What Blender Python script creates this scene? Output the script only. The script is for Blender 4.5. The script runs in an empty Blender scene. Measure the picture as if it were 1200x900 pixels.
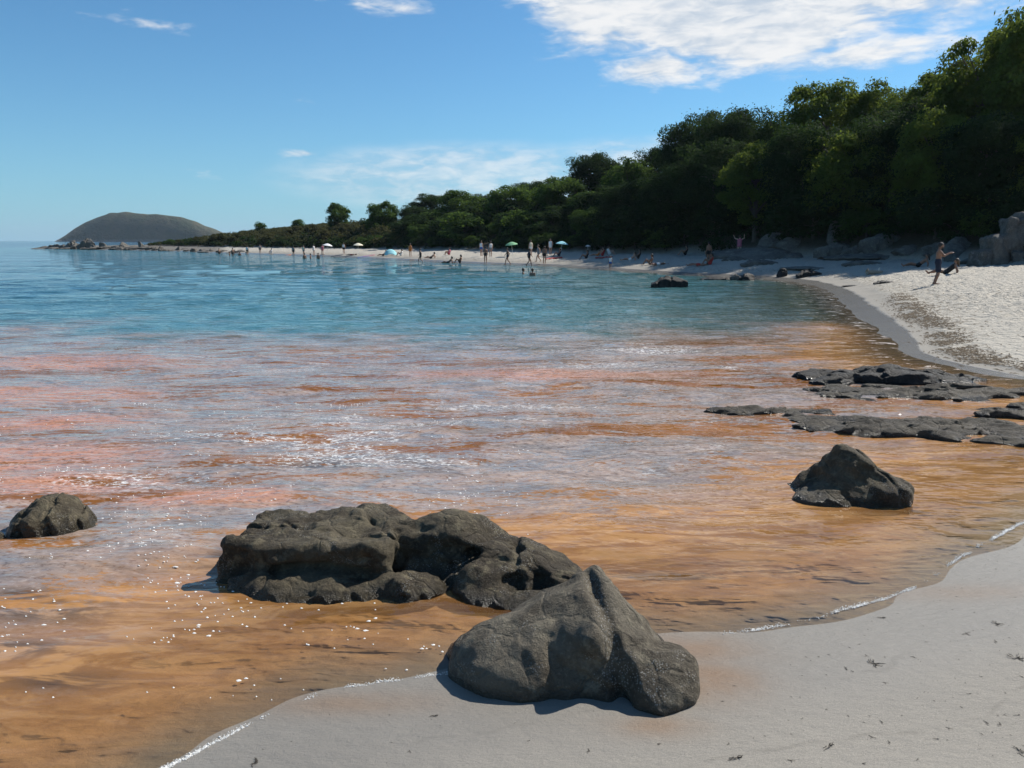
import bpy, math, random
import numpy as np
from mathutils import Vector

# ------------------------------------------------------------------ camera, sky, sun, exposure
SC = bpy.context.scene
COL = SC.collection
FPX, EYE = 906.0, 2.5
PITCH = math.atan((450 - 282) / FPX)
cam_d = bpy.data.cameras.new('camera')
cam_d.sensor_width = 36.0
cam_d.lens = 36.0 * FPX / 1200.0
cam_d.clip_start = 0.05
cam_d.clip_end = 40000
cam = bpy.data.objects.new('camera', cam_d)
cam.location = (0, 0, EYE)
cam.rotation_euler = (math.pi / 2 - PITCH, 0, 0)
COL.objects.link(cam)
SC.camera = cam

SUN_AZ, SUN_EL = math.radians(56), math.radians(44)      # azimuth right of the viewing direction
sun_vec = Vector((math.sin(SUN_AZ) * math.cos(SUN_EL), math.cos(SUN_AZ) * math.cos(SUN_EL), math.sin(SUN_EL)))
sd_ = bpy.data.lights.new('sun', 'SUN')
sd_.energy = 5.0
sd_.angle = math.radians(0.53)
sd_.color = (1.0, 0.95, 0.87)
sun = bpy.data.objects.new('sun', sd_)
sun.rotation_euler = (-sun_vec).to_track_quat('-Z', 'Y').to_euler()
sun.location = (60, 40, 80)
COL.objects.link(sun)

SC.view_settings.view_transform = 'Standard'
SC.view_settings.look = 'None'
SC.view_settings.exposure = 0.32
SC.view_settings.gamma = 1.0
SC.view_settings.use_curve_mapping = False
SC.render.engine = 'CYCLES'
SC.cycles.use_denoising = True
SC.cycles.max_bounces = 4
SC.cycles.diffuse_bounces = 2
SC.cycles.glossy_bounces = 2
SC.cycles.transmission_bounces = 3
SC.cycles.transparent_max_bounces = 8
SC.cycles.volume_bounces = 0
SC.cycles.sample_clamp_indirect = 4.0
SC.cycles.caustics_reflective = False
SC.cycles.caustics_refractive = False


class NG:
    """small helper round a node tree"""
    def __init__(s, tree):
        s.t = tree
        s.n = tree.nodes
        s.n.clear()

    def node(s, typ, **kw):
        nd = s.n.new(typ)
        for k, v in kw.items():
            setattr(nd, k, v)
        return nd

    def put(s, sock, v):
        if v is None:
            return
        if isinstance(v, (int, float)):
            if sock.type in ('RGBA',):
                sock.default_value = (v, v, v, 1)
            elif sock.type == 'VECTOR':
                sock.default_value = (v, v, v)
            else:
                sock.default_value = v
        elif isinstance(v, (tuple, list)):
            v = tuple(v)
            if sock.type == 'RGBA' and len(v) == 3:
                v = v + (1,)
            sock.default_value = v
        else:
            s.t.links.new(v, sock)

    def math(s, op, a, b=None, c=None, clamp=False):
        nd = s.node('ShaderNodeMath', operation=op, use_clamp=clamp)
        s.put(nd.inputs[0], a)
        s.put(nd.inputs[1], b)
        if c is not None:
            s.put(nd.inputs[2], c)
        return nd.outputs[0]

    def vmath(s, op, a, b=None):
        nd = s.node('ShaderNodeVectorMath', operation=op)
        s.put(nd.inputs[0], a)
        s.put(nd.inputs[1], b)
        return nd.outputs['Value'] if op in ('LENGTH', 'DOT_PRODUCT') else nd.outputs[0]

    def mix(s, f, a, b, mode='MIX'):
        nd = s.node('ShaderNodeMix', data_type='RGBA', blend_type=mode)
        s.put(nd.inputs[0], f)
        s.put(nd.inputs[6], a)
        s.put(nd.inputs[7], b)
        return nd.outputs[2]

    def step(s, x, lo, hi, a=0.0, b=1.0):
        nd = s.node('ShaderNodeMapRange', interpolation_type='SMOOTHSTEP')
        s.put(nd.inputs[0], x)
        s.put(nd.inputs[1], lo)
        s.put(nd.inputs[2], hi)
        s.put(nd.inputs[3], a)
        s.put(nd.inputs[4], b)
        return nd.outputs[0]

    def noise(s, vec, scale, detail=4.0, rough=0.55, dist=0.0, col=False):
        nd = s.node('ShaderNodeTexNoise')
        s.put(nd.inputs['Vector'], vec)
        nd.inputs['Scale'].default_value = scale
        nd.inputs['Detail'].default_value = detail
        nd.inputs['Roughness'].default_value = rough
        nd.inputs['Distortion'].default_value = dist
        return nd.outputs['Color' if col else 'Fac']

    def voro(s, vec, scale, feature='F1', out='Distance', rnd=1.0):
        nd = s.node('ShaderNodeTexVoronoi', feature=feature)
        s.put(nd.inputs['Vector'], vec)
        nd.inputs['Scale'].default_value = scale
        nd.inputs['Randomness'].default_value = rnd
        return nd.outputs[out]

    def scale(s, vec, xyz):
        nd = s.node('ShaderNodeMapping')
        s.put(nd.inputs[0], vec)
        nd.inputs['Scale'].default_value = xyz
        return nd.outputs[0]

    def attr(s, name):
        nd = s.node('ShaderNodeAttribute', attribute_name=name)
        return nd.outputs['Fac']

    def bump(s, h, strength=1.0, distance=1.0, normal=None):
        nd = s.node('ShaderNodeBump')
        nd.inputs['Strength'].default_value = strength
        nd.inputs['Distance'].default_value = distance
        s.put(nd.inputs['Height'], h)
        s.put(nd.inputs['Normal'], normal)
        return nd.outputs[0]

    def principled(s, **kw):
        nd = s.node('ShaderNodeBsdfPrincipled')
        for k, v in kw.items():
            s.put(nd.inputs[k.replace('_', ' ')], v)
        return nd


# ---- world: Nishita daylight with procedural cloud cover over the whole dome
world = bpy.data.worlds.new('World')
SC.world = world
world.use_nodes = True
g = NG(world.node_tree)
sky = g.node('ShaderNodeTexSky', sky_type='NISHITA', sun_disc=False)
sky.sun_elevation = SUN_EL
sky.sun_rotation = SUN_AZ
sky.altitude = 0
sky.air_density = 1.0
sky.dust_density = 0.2
sky.ozone_density = 2.0
tc = g.node('ShaderNodeTexCoord').outputs['Generated']
sep = g.node('ShaderNodeSeparateXYZ')
g.put(sep.inputs[0], tc)
dx, dy, dz = sep.outputs
az = g.math('MULTIPLY', g.math('ARCTAN2', dx, dy), 57.2958)
el = g.math('MULTIPLY', g.math('ARCSINE', dz), 57.2958)
cv = g.node('ShaderNodeCombineXYZ')
g.put(cv.inputs[0], g.math('MULTIPLY', az, 0.05))
g.put(cv.inputs[1], g.math('MULTIPLY', el, 0.17))
cv = cv.outputs[0]
n_mid = g.noise(cv, 2.3, 4, 0.6, 0.5)
n_fine = g.noise(cv, 8.0, 4, 0.62, 0.4)


aev = g.node('ShaderNodeCombineXYZ')
g.put(aev.inputs[0], az)
g.put(aev.inputs[1], el)
aev = aev.outputs[0]


def blob(ca, ce, ra, re, tilt=0.0):
    mp = g.node('ShaderNodeMapping', vector_type='TEXTURE')
    g.put(mp.inputs[0], aev)
    mp.inputs['Location'].default_value = (ca, ce, 0)
    mp.inputs['Rotation'].default_value = (0, 0, tilt)
    mp.inputs['Scale'].default_value = (ra, re, 1)
    return g.math('SUBTRACT', 1.0, g.vmath('LENGTH', mp.outputs[0]))


blobs = None
for b, wgt in (((8.5, 17.2, 12, 7.0), 1.35), ((16, 15.6, 14, 6.5, .0), 1.4), ((28, 17.0, 18, 5.5, .08), 1.35),
               ((10.2, 11.6, 6.0, 2.2), .82), ((23, 11.6, 9.0, 2.2, .06), .66), ((-13.2, 17.6, 5.5, 1.2, -.2), .46), ((-8.2, 15.4, 6.4, 1.1, -.1), .46),
               ((-24, 13.4, 6.0, .9, -.06), .40), ((-14.5, 5.9, 4, .7), .55),
               ((-75, 22, 30, 9), .8), ((85, 24, 30, 10), 1.0), ((0, 42, 40, 10), .7), ((150, 22, 50, 10), .8)):
    v = g.math('MULTIPLY', blob(*b), wgt)
    blobs = v if blobs is None else g.math('MAXIMUM', blobs, v)
blobs = g.math('MAXIMUM', blobs, 0.0)
dens = g.math('MULTIPLY_ADD', g.math('SUBTRACT', n_mid, 0.5), 1.15, g.math('MULTIPLY', blobs, 0.95))
dens = g.math('MULTIPLY_ADD', g.math('SUBTRACT', n_fine, 0.5), 0.62, dens)
cover = g.math('MULTIPLY', g.step(dens, 0.20, 0.66), g.step(el, 0.2, 3.0))
band = g.math('MAXIMUM', g.math('MULTIPLY', blob(-2, 4.4, 17.0, 2.9), 1.0), blob(9, 5.0, 9.0, 2.6))
band = g.math('MULTIPLY', g.step(band, 0.0, 0.55), g.step(g.math('ADD', g.math('MULTIPLY', n_fine, .5), g.math('MULTIPLY', n_mid, .5)), 0.34, 0.62, 0.15, 0.62))
cover = g.math('MAXIMUM', cover, band)
shade = g.step(g.math('ADD', g.math('MULTIPLY', n_fine, .5), g.math('MULTIPLY', n_mid, .5)), 0.36, 0.60)
ccol = g.mix(shade, (0.60, 0.69, 0.80), (1.0, 1.0, 1.0))
bg1 = g.node('ShaderNodeBackground')
skyc = g.mix(1.0, sky.outputs[0], (0.58, 1.0, 1.24), 'MULTIPLY')
# pale marine haze low over the whole horizon
low = g.math('MULTIPLY', g.math('EXPONENT', g.math('MULTIPLY', g.math('MAXIMUM', el, 0.0), -0.20)), 0.70)
g.put(bg1.inputs[0], g.mix(low, skyc, (2.9, 5.6, 8.2)))
bg1.inputs[1].default_value = 0.077
bg2 = g.node('ShaderNodeBackground')
g.put(bg2.inputs[0], ccol)
bg2.inputs[1].default_value = 0.74
mx = g.node('ShaderNodeMixShader')
g.put(mx.inputs[0], g.math('MULTIPLY', cover, 0.96))
g.t.links.new(bg1.outputs[0], mx.inputs[1])
g.t.links.new(bg2.outputs[0], mx.inputs[2])
world.cycles.sampling_method = 'MANUAL'
world.cycles.sample_map_resolution = 512
wo = g.node('ShaderNodeOutputWorld')
g.t.links.new(mx.outputs[0], wo.inputs[0])

# ------------------------------------------------------------------ helpers
RNG = np.random.default_rng(7)
random.seed(7)


def ray(px, py):
    u, v = (px - 600) / FPX, (450 - py) / FPX
    return np.array((u, math.cos(PITCH) + v * math.sin(PITCH), -math.sin(PITCH) + v * math.cos(PITCH)))


def flat(px, py, z=0.0):
    d = ray(px, py)
    t = (z - EYE) / d[2]
    return d[0] * t, d[1] * t


def smooth(x, lo, hi):
    t = np.clip((x - lo) / (hi - lo), 0, 1)
    return t * t * (3 - 2 * t)


def _hash(ix, iy, iz):
    n = ix + iy + iz
    n = (n ^ (n >> np.uint32(13))) * np.uint32(1274126177)
    return n ^ (n >> np.uint32(16))


_G = np.array([(1, 1, 0), (-1, 1, 0), (1, -1, 0), (-1, -1, 0), (1, 0, 1), (-1, 0, 1), (1, 0, -1), (-1, 0, -1),
               (0, 1, 1), (0, -1, 1), (0, 1, -1), (0, -1, -1), (1, 1, 0), (-1, 1, 0), (0, -1, 1), (0, -1, -1)], dtype=np.float32)


_GX, _GY, _GZ = (np.ascontiguousarray(_G[:, i]) for i in range(3))


def perlin(x, y, z=None):
    x = np.asarray(x, dtype=np.float32)
    y = np.asarray(y, dtype=np.float32)
    z = np.zeros_like(x) if z is None else np.asarray(z, dtype=np.float32)
    xi, yi, zi = np.floor(x), np.floor(y), np.floor(z)
    fx, fy, fz = x - xi, y - yi, z - zi
    xi, yi, zi = (q.astype(np.int32).astype(np.uint32) for q in (xi, yi, zi))
    u, v, w = (f * f * f * (f * (f * 6 - 15) + 10) for f in (fx, fy, fz))
    HX = [(xi + np.uint32(a)) * np.uint32(374761393) for a in (0, 1)]
    HY = [(yi + np.uint32(a)) * np.uint32(668265263) for a in (0, 1)]
    HZ = [(zi + np.uint32(a)) * np.uint32(2246822519) for a in (0, 1)]
    flat2d = not np.any(fz)
    out = np.zeros_like(x)
    for a in (0, 1):
        for b in (0, 1):
            for c in ((0,) if flat2d else (0, 1)):
                h = _hash(HX[a], HY[b], HZ[c]) & np.uint32(15)
                dt = _GX[h] * (fx - a) + _GY[h] * (fy - b)
                if not flat2d:
                    dt += _GZ[h] * (fz - c)
                    dt *= w if c else 1 - w
                out += dt * (u if a else 1 - u) * (v if b else 1 - v)
    return out


def fbm(x, y, z=None, octaves=4, gain=0.5, lac=2.03):
    s, a = 0.0, 1.0
    z = np.zeros_like(x) if z is None else z
    for k in range(octaves):
        s = s + a * perlin(x + 17.3 * k, y - 9.1 * k, z + 4.7 * k)
        x, y, z, a = x * lac, y * lac, z * lac, a * gain
    return s


def ridged(x, y, z, octaves=4):
    s, a = 0.0, 1.0
    for k in range(octaves):
        s = s + a * (1 - 2.2 * np.abs(perlin(x + 7.7 * k, y + 3.1 * k, z - 5.9 * k)))
        x, y, z, a = x * 2.1, y * 2.1, z * 2.1, a * 0.5
    return s


def mesh_np(name, V, Q, smooth_shade=True):
    V = np.asarray(V, dtype=np.float32)
    Q = np.asarray(Q, dtype=np.int32)
    me = bpy.data.meshes.new(name)
    me.vertices.add(len(V))
    me.vertices.foreach_set('co', V.ravel())
    k = Q.shape[1]
    me.loops.add(Q.size)
    me.loops.foreach_set('vertex_index', Q.ravel())
    me.polygons.add(len(Q))
    me.polygons.foreach_set('loop_start', np.arange(0, Q.size, k, dtype=np.int32))
    me.polygons.foreach_set('loop_total', np.full(len(Q), k, dtype=np.int32))
    if smooth_shade:
        me.polygons.foreach_set('use_smooth', np.ones(len(Q), dtype=bool))
    me.update(calc_edges=True)
    return me


def vattr(me, name, arr):
    a = me.attributes.new(name, 'FLOAT', 'POINT')
    a.data.foreach_set('value', np.asarray(arr, dtype=np.float32).ravel())


def link(name, me, mat=None, parent=None, loc=None, label=None, cat=None, group=None, kind=None):
    o = bpy.data.objects.new(name, me)
    COL.objects.link(o)
    if mat is not None and me is not None and len(me.materials) == 0:
        me.materials.append(mat)
    if parent is not None:
        o.parent = parent
    if loc is not None:
        o.location = loc
    tag(o, label, cat, group, kind)
    return o


def tag(o, label=None, cat=None, group=None, kind=None):
    for k, v in (('label', label), ('category', cat), ('group', group), ('kind', kind)):
        if v:
            o[k] = v
    return o


def empty(name, loc=(0, 0, 0), rz=0.0):
    o = bpy.data.objects.new(name, None)
    o.empty_display_size = 0.1
    COL.objects.link(o)
    o.location = loc
    o.rotation_euler = (0, 0, rz)
    return o


def material(name):
    m = bpy.data.materials.new(name)
    m.use_nodes = True
    return m, NG(m.node_tree)


def finish(gr, shader, disp=None):
    o = gr.node('ShaderNodeOutputMaterial')
    gr.t.links.new(shader, o.inputs[0])


# ------------------------------------------------------------------ shoreline and ground
def chaikin(p, n=2):
    p = np.array(p, dtype=float)
    for _ in range(n):
        q = np.empty((len(p) * 2 - 2, 2))
        q[0::2] = p[:-1] * .75 + p[1:] * .25
        q[1::2] = p[:-1] * .25 + p[1:] * .75
        p = np.vstack([p[:1], q, p[-1:]])
    return p


near_px = [(200, 900), (280, 855), (350, 822), (400, 806), (450, 799), (540, 787), (640, 770), (730, 752), (790, 744), (870, 742), (940, 730), (1000, 713), (1055, 697), (1090, 680), (1115, 660), (1150, 640), (1200, 612)]
far_px = [(1085, 424), (1058, 414), (1050, 402), (1033, 388), (1003, 371), (984, 352), (972, 340), (940, 331), (890, 326), (845, 324), (800, 322), (740, 318),
          (700, 315), (640, 311), (560, 309), (480, 305), (420, 302), (380, 300), (330, 298.5), (280, 297), (240, 296)]
shore = [(-60, -34), (-22, -10), (-8, -2.4), (-3.6, 1.5), (-2.3, 2.75)] + [flat(*p) for p in near_px] + \
        [(6.0, 7.6), (7.6, 8.9), (9.0, 10.4), (9.7, 11.8), (9.6, 13.2), (9.0, 14.6)] + [flat(*p) for p in far_px]
shore = chaikin(shore, 2)
shore = np.vstack([shore[:1], shore[1:][np.hypot(*np.diff(shore, axis=0).T) > 0.02 + 0.004 * np.hypot(*shore[1:].T)]])
spit = [(-74, 182), (-95, 203), (-120, 224), (-150, 250), (-158, 262), (-140, 262), (-105, 240), (-88, 235), (-70, 250)]
LAND = np.vstack([shore, spit, [(-55, 330), (0, 480), (200, 800), (1500, 1500), (3000, -500), (-60, -900)]])


def sdist(x, y):
    """signed distance to the waterline, positive on land"""
    x = np.asarray(x, dtype=np.float64)
    y = np.asarray(y, dtype=np.float64)
    best = np.full(x.shape, 1e18)
    inside = np.zeros(x.shape, dtype=bool)
    A = LAND
    B = np.roll(LAND, -1, axis=0)
    for (ax, ay), (bx, by) in zip(A, B):
        ex, ey = bx - ax, by - ay
        L = ex * ex + ey * ey
        if L < 1e-9:
            continue
        t = np.clip(((x - ax) * ex + (y - ay) * ey) / L, 0, 1)
        best = np.minimum(best, (x - ax - t * ex) ** 2 + (y - ay - t * ey) ** 2)
        if ay != by:
            cond = (ay > y) != (by > y)
            inside ^= cond & (x < (bx - ax) * (y - ay) / (by - ay) + ax)
    r = np.sqrt(best)
    return np.where(inside, r, -r)


CAP_PX = [-400, 0, 170, 260, 350, 450, 550, 650, 800, 1000, 1200, 1600]
CAP_Z = [0.2, 0.3, 1.1, 2.7, 3.9, 3.9, 3.9, 4.6, 6.6, 7.0, 7.0, 6.0]
WID_Z = [8, 8, 10, 9, 10, 11, 12, 12, 12, 10.5, 11, 12]


def azpx(x, y):
    return 600 + FPX * x / np.maximum(y, 3.0)


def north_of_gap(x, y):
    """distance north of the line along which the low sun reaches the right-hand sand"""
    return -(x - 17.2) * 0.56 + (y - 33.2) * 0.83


def ground(x, y, d=None, detail=True):
    x = np.asarray(x, dtype=np.float64)
    y = np.asarray(y, dtype=np.float64)
    d = sdist(x, y) if d is None else d
    main = smooth(y, 11.0, 27.0)
    dl = np.maximum(d, 0)
    fore = 0.165 * dl
    berm = 0.80 + 0.034 * dl
    k = 0.25
    hm = -k * np.log(np.exp(-fore / k) + np.exp(-berm / k))
    hm = np.maximum(hm - (-k * np.log(1 + np.exp(-0.80 / k))), 0)
    hn = 0.042 * dl + 0.02 * np.maximum(dl - 2.5, 0)
    h = hm * main + hn * (1 - main)
    px = azpx(x, y)
    w = np.interp(px, CAP_PX, WID_Z)
    cap = np.interp(px, CAP_PX, CAP_Z)
    dd = np.maximum(d - w, 0)
    hill = cap * (1 - np.exp(-dd / 9.0)) * smooth(north_of_gap(x, y), -3, 8)
    h = h + hill
    sea = np.where(main > 0.5, -0.075, -0.06) * np.maximum(-d, 0)
    sea = np.maximum(sea, -3.5)
    h = np.where(d > 0, h, sea)
    if detail:
        dry = smooth(d, 1.6, 4.0) * smooth(y, 11, 16)
        amp = 0.075 * dry + 0.008 * smooth(d, .4, 2.5) * (1 - main) + 0.012 * smooth(d, .5, 2) * main
        n = fbm(x * 0.9, y * 0.9, octaves=2) * 0.8
        dm = perlin(x * 2.6, y * 2.6)
        dimple = -np.clip(np.abs(dm) * 2.2, 0, 1) + 0.4 + 0.5 * perlin(x * 5.1, y * 5.1)
        h = h + amp * (n * 0.7 + dimple * dry * 1.1)
        # wrack berm and cusps on the right-hand beach
        bz = np.exp(-((d - 1.8) / 0.5) ** 2) * main * smooth(-y, -45, -30)
        h = h + 0.05 * bz * (1 + perlin(x * 0.8, y * 0.8) * 1.5)
    return h


def gz(x, y):
    return float(ground(np.array([x]), np.array([y]))[0])


def polar_grid(thetas, radii):
    T, R = np.meshgrid(thetas, radii)
    X, Y = np.sin(T) * R, np.cos(T) * R
    nr, nt = T.shape
    idx = np.arange(nr * nt).reshape(nr, nt)
    Q = np.stack([idx[:-1, :-1], idx[:-1, 1:], idx[1:, 1:], idx[1:, :-1]], -1).reshape(-1, 4)
    return X.ravel(), Y.ravel(), Q


deg = math.radians
th_g = np.concatenate([np.linspace(deg(-180), deg(-41), 60, endpoint=False), np.linspace(deg(-41), deg(41), 560, endpoint=False), np.linspace(deg(41), deg(180), 61)])
rad_g = np.concatenate([[0.05, 0.8, 1.6, 2.3], np.geomspace(2.9, 75, 580), np.geomspace(77, 420, 90), np.geomspace(460, 9000, 14)])

X, Y, Q = polar_grid(th_g, rad_g)
D = sdist(X, Y)
Z = ground(X, Y, D)
Q = Q[(D[Q] > -3.5).any(axis=1)]                 # nothing of the bed can be seen through the murk farther out
used = np.unique(Q)
remap = np.full(len(X), -1)
remap[used] = np.arange(len(used))
Q = remap[Q]
X, Y, Z, D = X[used], Y[used], Z[used], D[used]
me = mesh_np('ground', np.stack([X, Y, Z], -1), Q)
vattr(me, 'sd', D)
vattr(me, 'sdt', D / (0.42 + 0.58 * smooth(Y, 14, 28)))
main_g = smooth(Y, 8.5, 13.5)
vattr(me, 'main', main_g)
pxg = azpx(X, Y)
st_ = np.zeros_like(X)
for cx_, cy_, rx_, ry_, a_ in ((1.12, 4.05, .30, .22, .9), (1.10, 4.42, .42, .22, .7), (0.75, 3.60, .22, .10, .7), (-.9, 3.85, .5, .12, .5), (3.2, 5.2, .7, .14, .35)):
    st_ = np.maximum(st_, a_ * np.exp(-((X - cx_) / rx_) ** 2 - ((Y - cy_) / ry_) ** 2))
vattr(me, 'stain', st_)
vattr(me, 'rocky', smooth(-pxg, -275, -255) * (Y > 60))
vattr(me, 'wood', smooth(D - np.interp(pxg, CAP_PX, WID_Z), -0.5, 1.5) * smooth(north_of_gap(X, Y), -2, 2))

sand_mat, s = material('beach sand')
geo = s.node('ShaderNodeNewGeometry')
P = geo.outputs['Position']
sd = s.attr('sd')
mainA = s.attr('main')
wood = s.attr('wood')
n1 = s.noise(P, 0.7, 5)
n2 = s.noise(P, 3.0, 5)
n3 = s.noise(P, 60.0, 3, 0.7)
n4 = s.noise(P, 260.0, 2, 0.7)
dry = s.mix(n2, (0.43, 0.39, 0.325), (0.52, 0.48, 0.405))
dry = s.mix(s.math('MULTIPLY', s.step(n4, 0.60, 0.72), 0.55), dry, (0.20, 0.18, 0.15))
damp = s.mix(n1, (0.285, 0.260, 0.220), (0.365, 0.333, 0.282))
damp = s.mix(s.math('MULTIPLY', s.step(n4, 0.52, 0.62), 0.6), damp, (0.17, 0.155, 0.13))
wet = s.mix(n1, (0.15, 0.14, 0.125), (0.20, 0.185, 0.16))
sdt = s.mix(mainA, sd, s.attr('sdt'))
sdn = s.math('ADD', sdt, s.math('MULTIPLY', s.math('SUBTRACT', n1, 0.5), 1.1))
sdm = s.math('ADD', sdt, s.math('MULTIPLY', s.math('SUBTRACT', n1, 0.5), 0.5))
wet_main = s.math('SUBTRACT', 1.0, s.step(sdm, 0.75, 1.0))
dry_main = s.step(sdn, 1.3, 2.2)
wet_near = s.math('MULTIPLY', s.math('SUBTRACT', 1.0, s.step(sdm, 0.5, 1.25)), 0.62)
dry_near = s.math('MULTIPLY', s.step(sdn, 1.3, 2.4), 0.55)
wetf = s.mix(mainA, wet_near, wet_main)
dryf = s.mix(mainA, dry_near, dry_main)
base = s.mix(dryf, damp, dry)
wash = s.math('ADD', sd, s.math('MULTIPLY', s.noise(P, 1.4, 3, 0.5), 0.5))
wl = s.math('MULTIPLY', s.step(sd, 0.05, 0.3), s.math('MULTIPLY', s.step(s.math('ABSOLUTE', s.math('SUBTRACT', s.math('FRACT', s.math('MULTIPLY', wash, 1.7)), 0.5)), 0.05, 0.0), s.step(n2, 0.40, 0.65)))
base = s.mix(s.math('MULTIPLY', wl, s.math('SUBTRACT', 0.45, s.math('MULTIPLY', mainA, 0.45))), base, (0.16, 0.145, 0.12))
base = s.mix(s.step(s.noise(P, 120.0, 2, 0.8), 0.35, 0.65, 0.0, 0.30), base, (0.14, 0.13, 0.115))
base = s.mix(wetf, base, wet)
# orange stain the algae leave where the thin water has been
bedc = s.mix(s.step(s.noise(s.scale(P, (0.6, 1, 1)), 5.0, 5, 0.65, 0.8), 0.40, 0.60), (0.52, 0.33, 0.165), (0.35, 0.21, 0.10))
bedc = s.mix(s.step(n4, 0.52, 0.62, 0, 0.5), bedc, (0.14, 0.09, 0.05))
base = s.mix(s.math('MULTIPLY', s.step(s.math('ADD', sd, s.math('MULTIPLY', s.math('SUBTRACT', n2, 0.5), 0.5)), 0.04, -0.75), s.math('SUBTRACT', 1.0, mainA)), base, bedc)
# brown wrack crumbs along the high-water line
wr = s.math('MULTIPLY', s.math('MULTIPLY', s.step(sdn, 1.6, 2.0), s.math('SUBTRACT', 1.0, s.step(sdn, 2.5, 4.0))), mainA)
crumbs = s.step(s.noise(P, 5.0, 6, 0.74), 0.49, 0.60)
base = s.mix(s.math('MULTIPLY', s.math('MULTIPLY', wr, crumbs), 0.85), base, (0.10, 0.075, 0.045))
stones = s.step(s.noise(P, 14.0, 4, 0.6), 0.61, 0.66)
base = s.mix(s.math('MULTIPLY', s.math('MULTIPLY', stones, dry_main), s.math('MULTIPLY', mainA, 0.55)), base, (0.16, 0.145, 0.12))
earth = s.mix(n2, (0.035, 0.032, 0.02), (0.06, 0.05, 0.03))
stn = s.math('MULTIPLY', s.attr('stain'), s.step(n2, 0.25, 0.6, 0.5, 1.0))
base = s.mix(stn, base, (0.22, 0.125, 0.060))
wetf = s.math('MAXIMUM', wetf, stn)
rocky = s.attr('rocky')
base = s.mix(s.math('MULTIPLY', rocky, 0.9), base, s.mix(s.noise(P, 0.8, 5, .7), (0.05, 0.045, 0.038), (0.22, 0.20, 0.17)))
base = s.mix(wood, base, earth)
hh = s.math('ADD', s.math('MULTIPLY', n3, 0.003), s.math('MULTIPLY', n4, 0.0035))
hh = s.math('ADD', hh, s.math('MULTIPLY', s.noise(s.scale(P, (1.0, 2.2, 1.0)), 7.0, 4, 0.6), 0.012))
foot = s.math('MULTIPLY', s.math('MULTIPLY', s.noise(P, 4.5, 4, 0.6), dry_main), s.math('MULTIPLY', mainA, 0.17))
hh = s.math('ADD', hh, foot)
bp = s.bump(hh, 1.0, 1.0)
rough = s.math('SUBTRACT', 0.95, s.math('MULTIPLY', wetf, 0.72))
pr = s.principled(Base_Color=base, Roughness=rough, Normal=bp)
pr.inputs['Specular IOR Level'].default_value = 0.35
finish(s, pr.outputs[0])
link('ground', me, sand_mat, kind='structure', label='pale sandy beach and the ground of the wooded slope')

# ------------------------------------------------------------------ water
th_w = np.concatenate([np.linspace(deg(-180), deg(-42), 40, endpoint=False), np.linspace(deg(-42), deg(42), 540, endpoint=False), np.linspace(deg(42), deg(180), 41)])
rad_w = np.concatenate([[1.0, 2.4], np.geomspace(2.9, 60, 540), np.geomspace(61, 300, 50), np.geomspace(340, 30000, 26)])
X, Y, Q = polar_grid(th_w, rad_w)
D = sdist(X, Y)
depth = -ground(X, Y, D, detail=False)
R = np.hypot(X, Y)
h = np.zeros_like(X)
rw = random.Random(3)
patches = [0.5 + 0.9 * np.clip(fbm(X * 0.35 + 5 * i, Y * 0.35 - 3 * i, octaves=2) + 0.35, 0, 1) for i in range(3)]
warps = [1.2 * perlin(X * 0.5 + 4 * i, Y * 0.5) for i in range(4)]
for i in range(34):
    lam = 0.22 * (1.095 ** i)
    ang = rw.gauss(math.radians(100), 0.42)
    kx, ky = math.cos(ang) * 2 * math.pi / lam, math.sin(ang) * 2 * math.pi / lam
    amp = 0.0038 * lam ** 0.85
    fade = smooth(-R, -lam * 60, -lam * 25)          # waves finer than the sheet's spacing are left to the bump
    h += amp * fade * patches[i % 3] * np.sin(kx * X + ky * Y + rw.uniform(0, 6.28) + warps[i % 4])
shal = smooth(depth, 0.0, 0.16)
h = h * (0.18 + 0.97 * shal)
# small breaking wavelets that follow the waterline
ph = D * 3.3 + 1.4 * fbm(X * 0.45, Y * 0.45, octaves=2)
wl = np.clip(np.sin(ph), 0, 1) ** 3 * smooth(D, -3.2, -0.6) * (1 - smooth(D, -0.25, 0.0))
h += 0.022 * wl * np.clip(0.6 + perlin(X * .6, Y * .6), 0, 1.2)
Zw = h
HW = h.reshape(len(rad_w), len(th_w))


def water_z(x, y):
    i = np.clip(np.searchsorted(rad_w, np.hypot(x, y)), 0, len(rad_w) - 1)
    j = np.clip(np.searchsorted(th_w, np.arctan2(x, y)), 0, len(th_w) - 1)
    return np.maximum(HW[i, j], HW[np.maximum(i - 1, 0), np.maximum(j - 1, 0)])


keep = D < 2.5
kq = keep[Q].any(axis=1)
Q = Q[kq]
used = np.unique(Q)
remap = np.full(len(X), -1)
remap[used] = np.arange(len(used))
Q = remap[Q]
me = mesh_np('sea', np.stack([X, Y, Zw], -1)[used], Q)
vattr(me, 'depth', depth[used])
vattr(me, 'sd', D[used])

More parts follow.
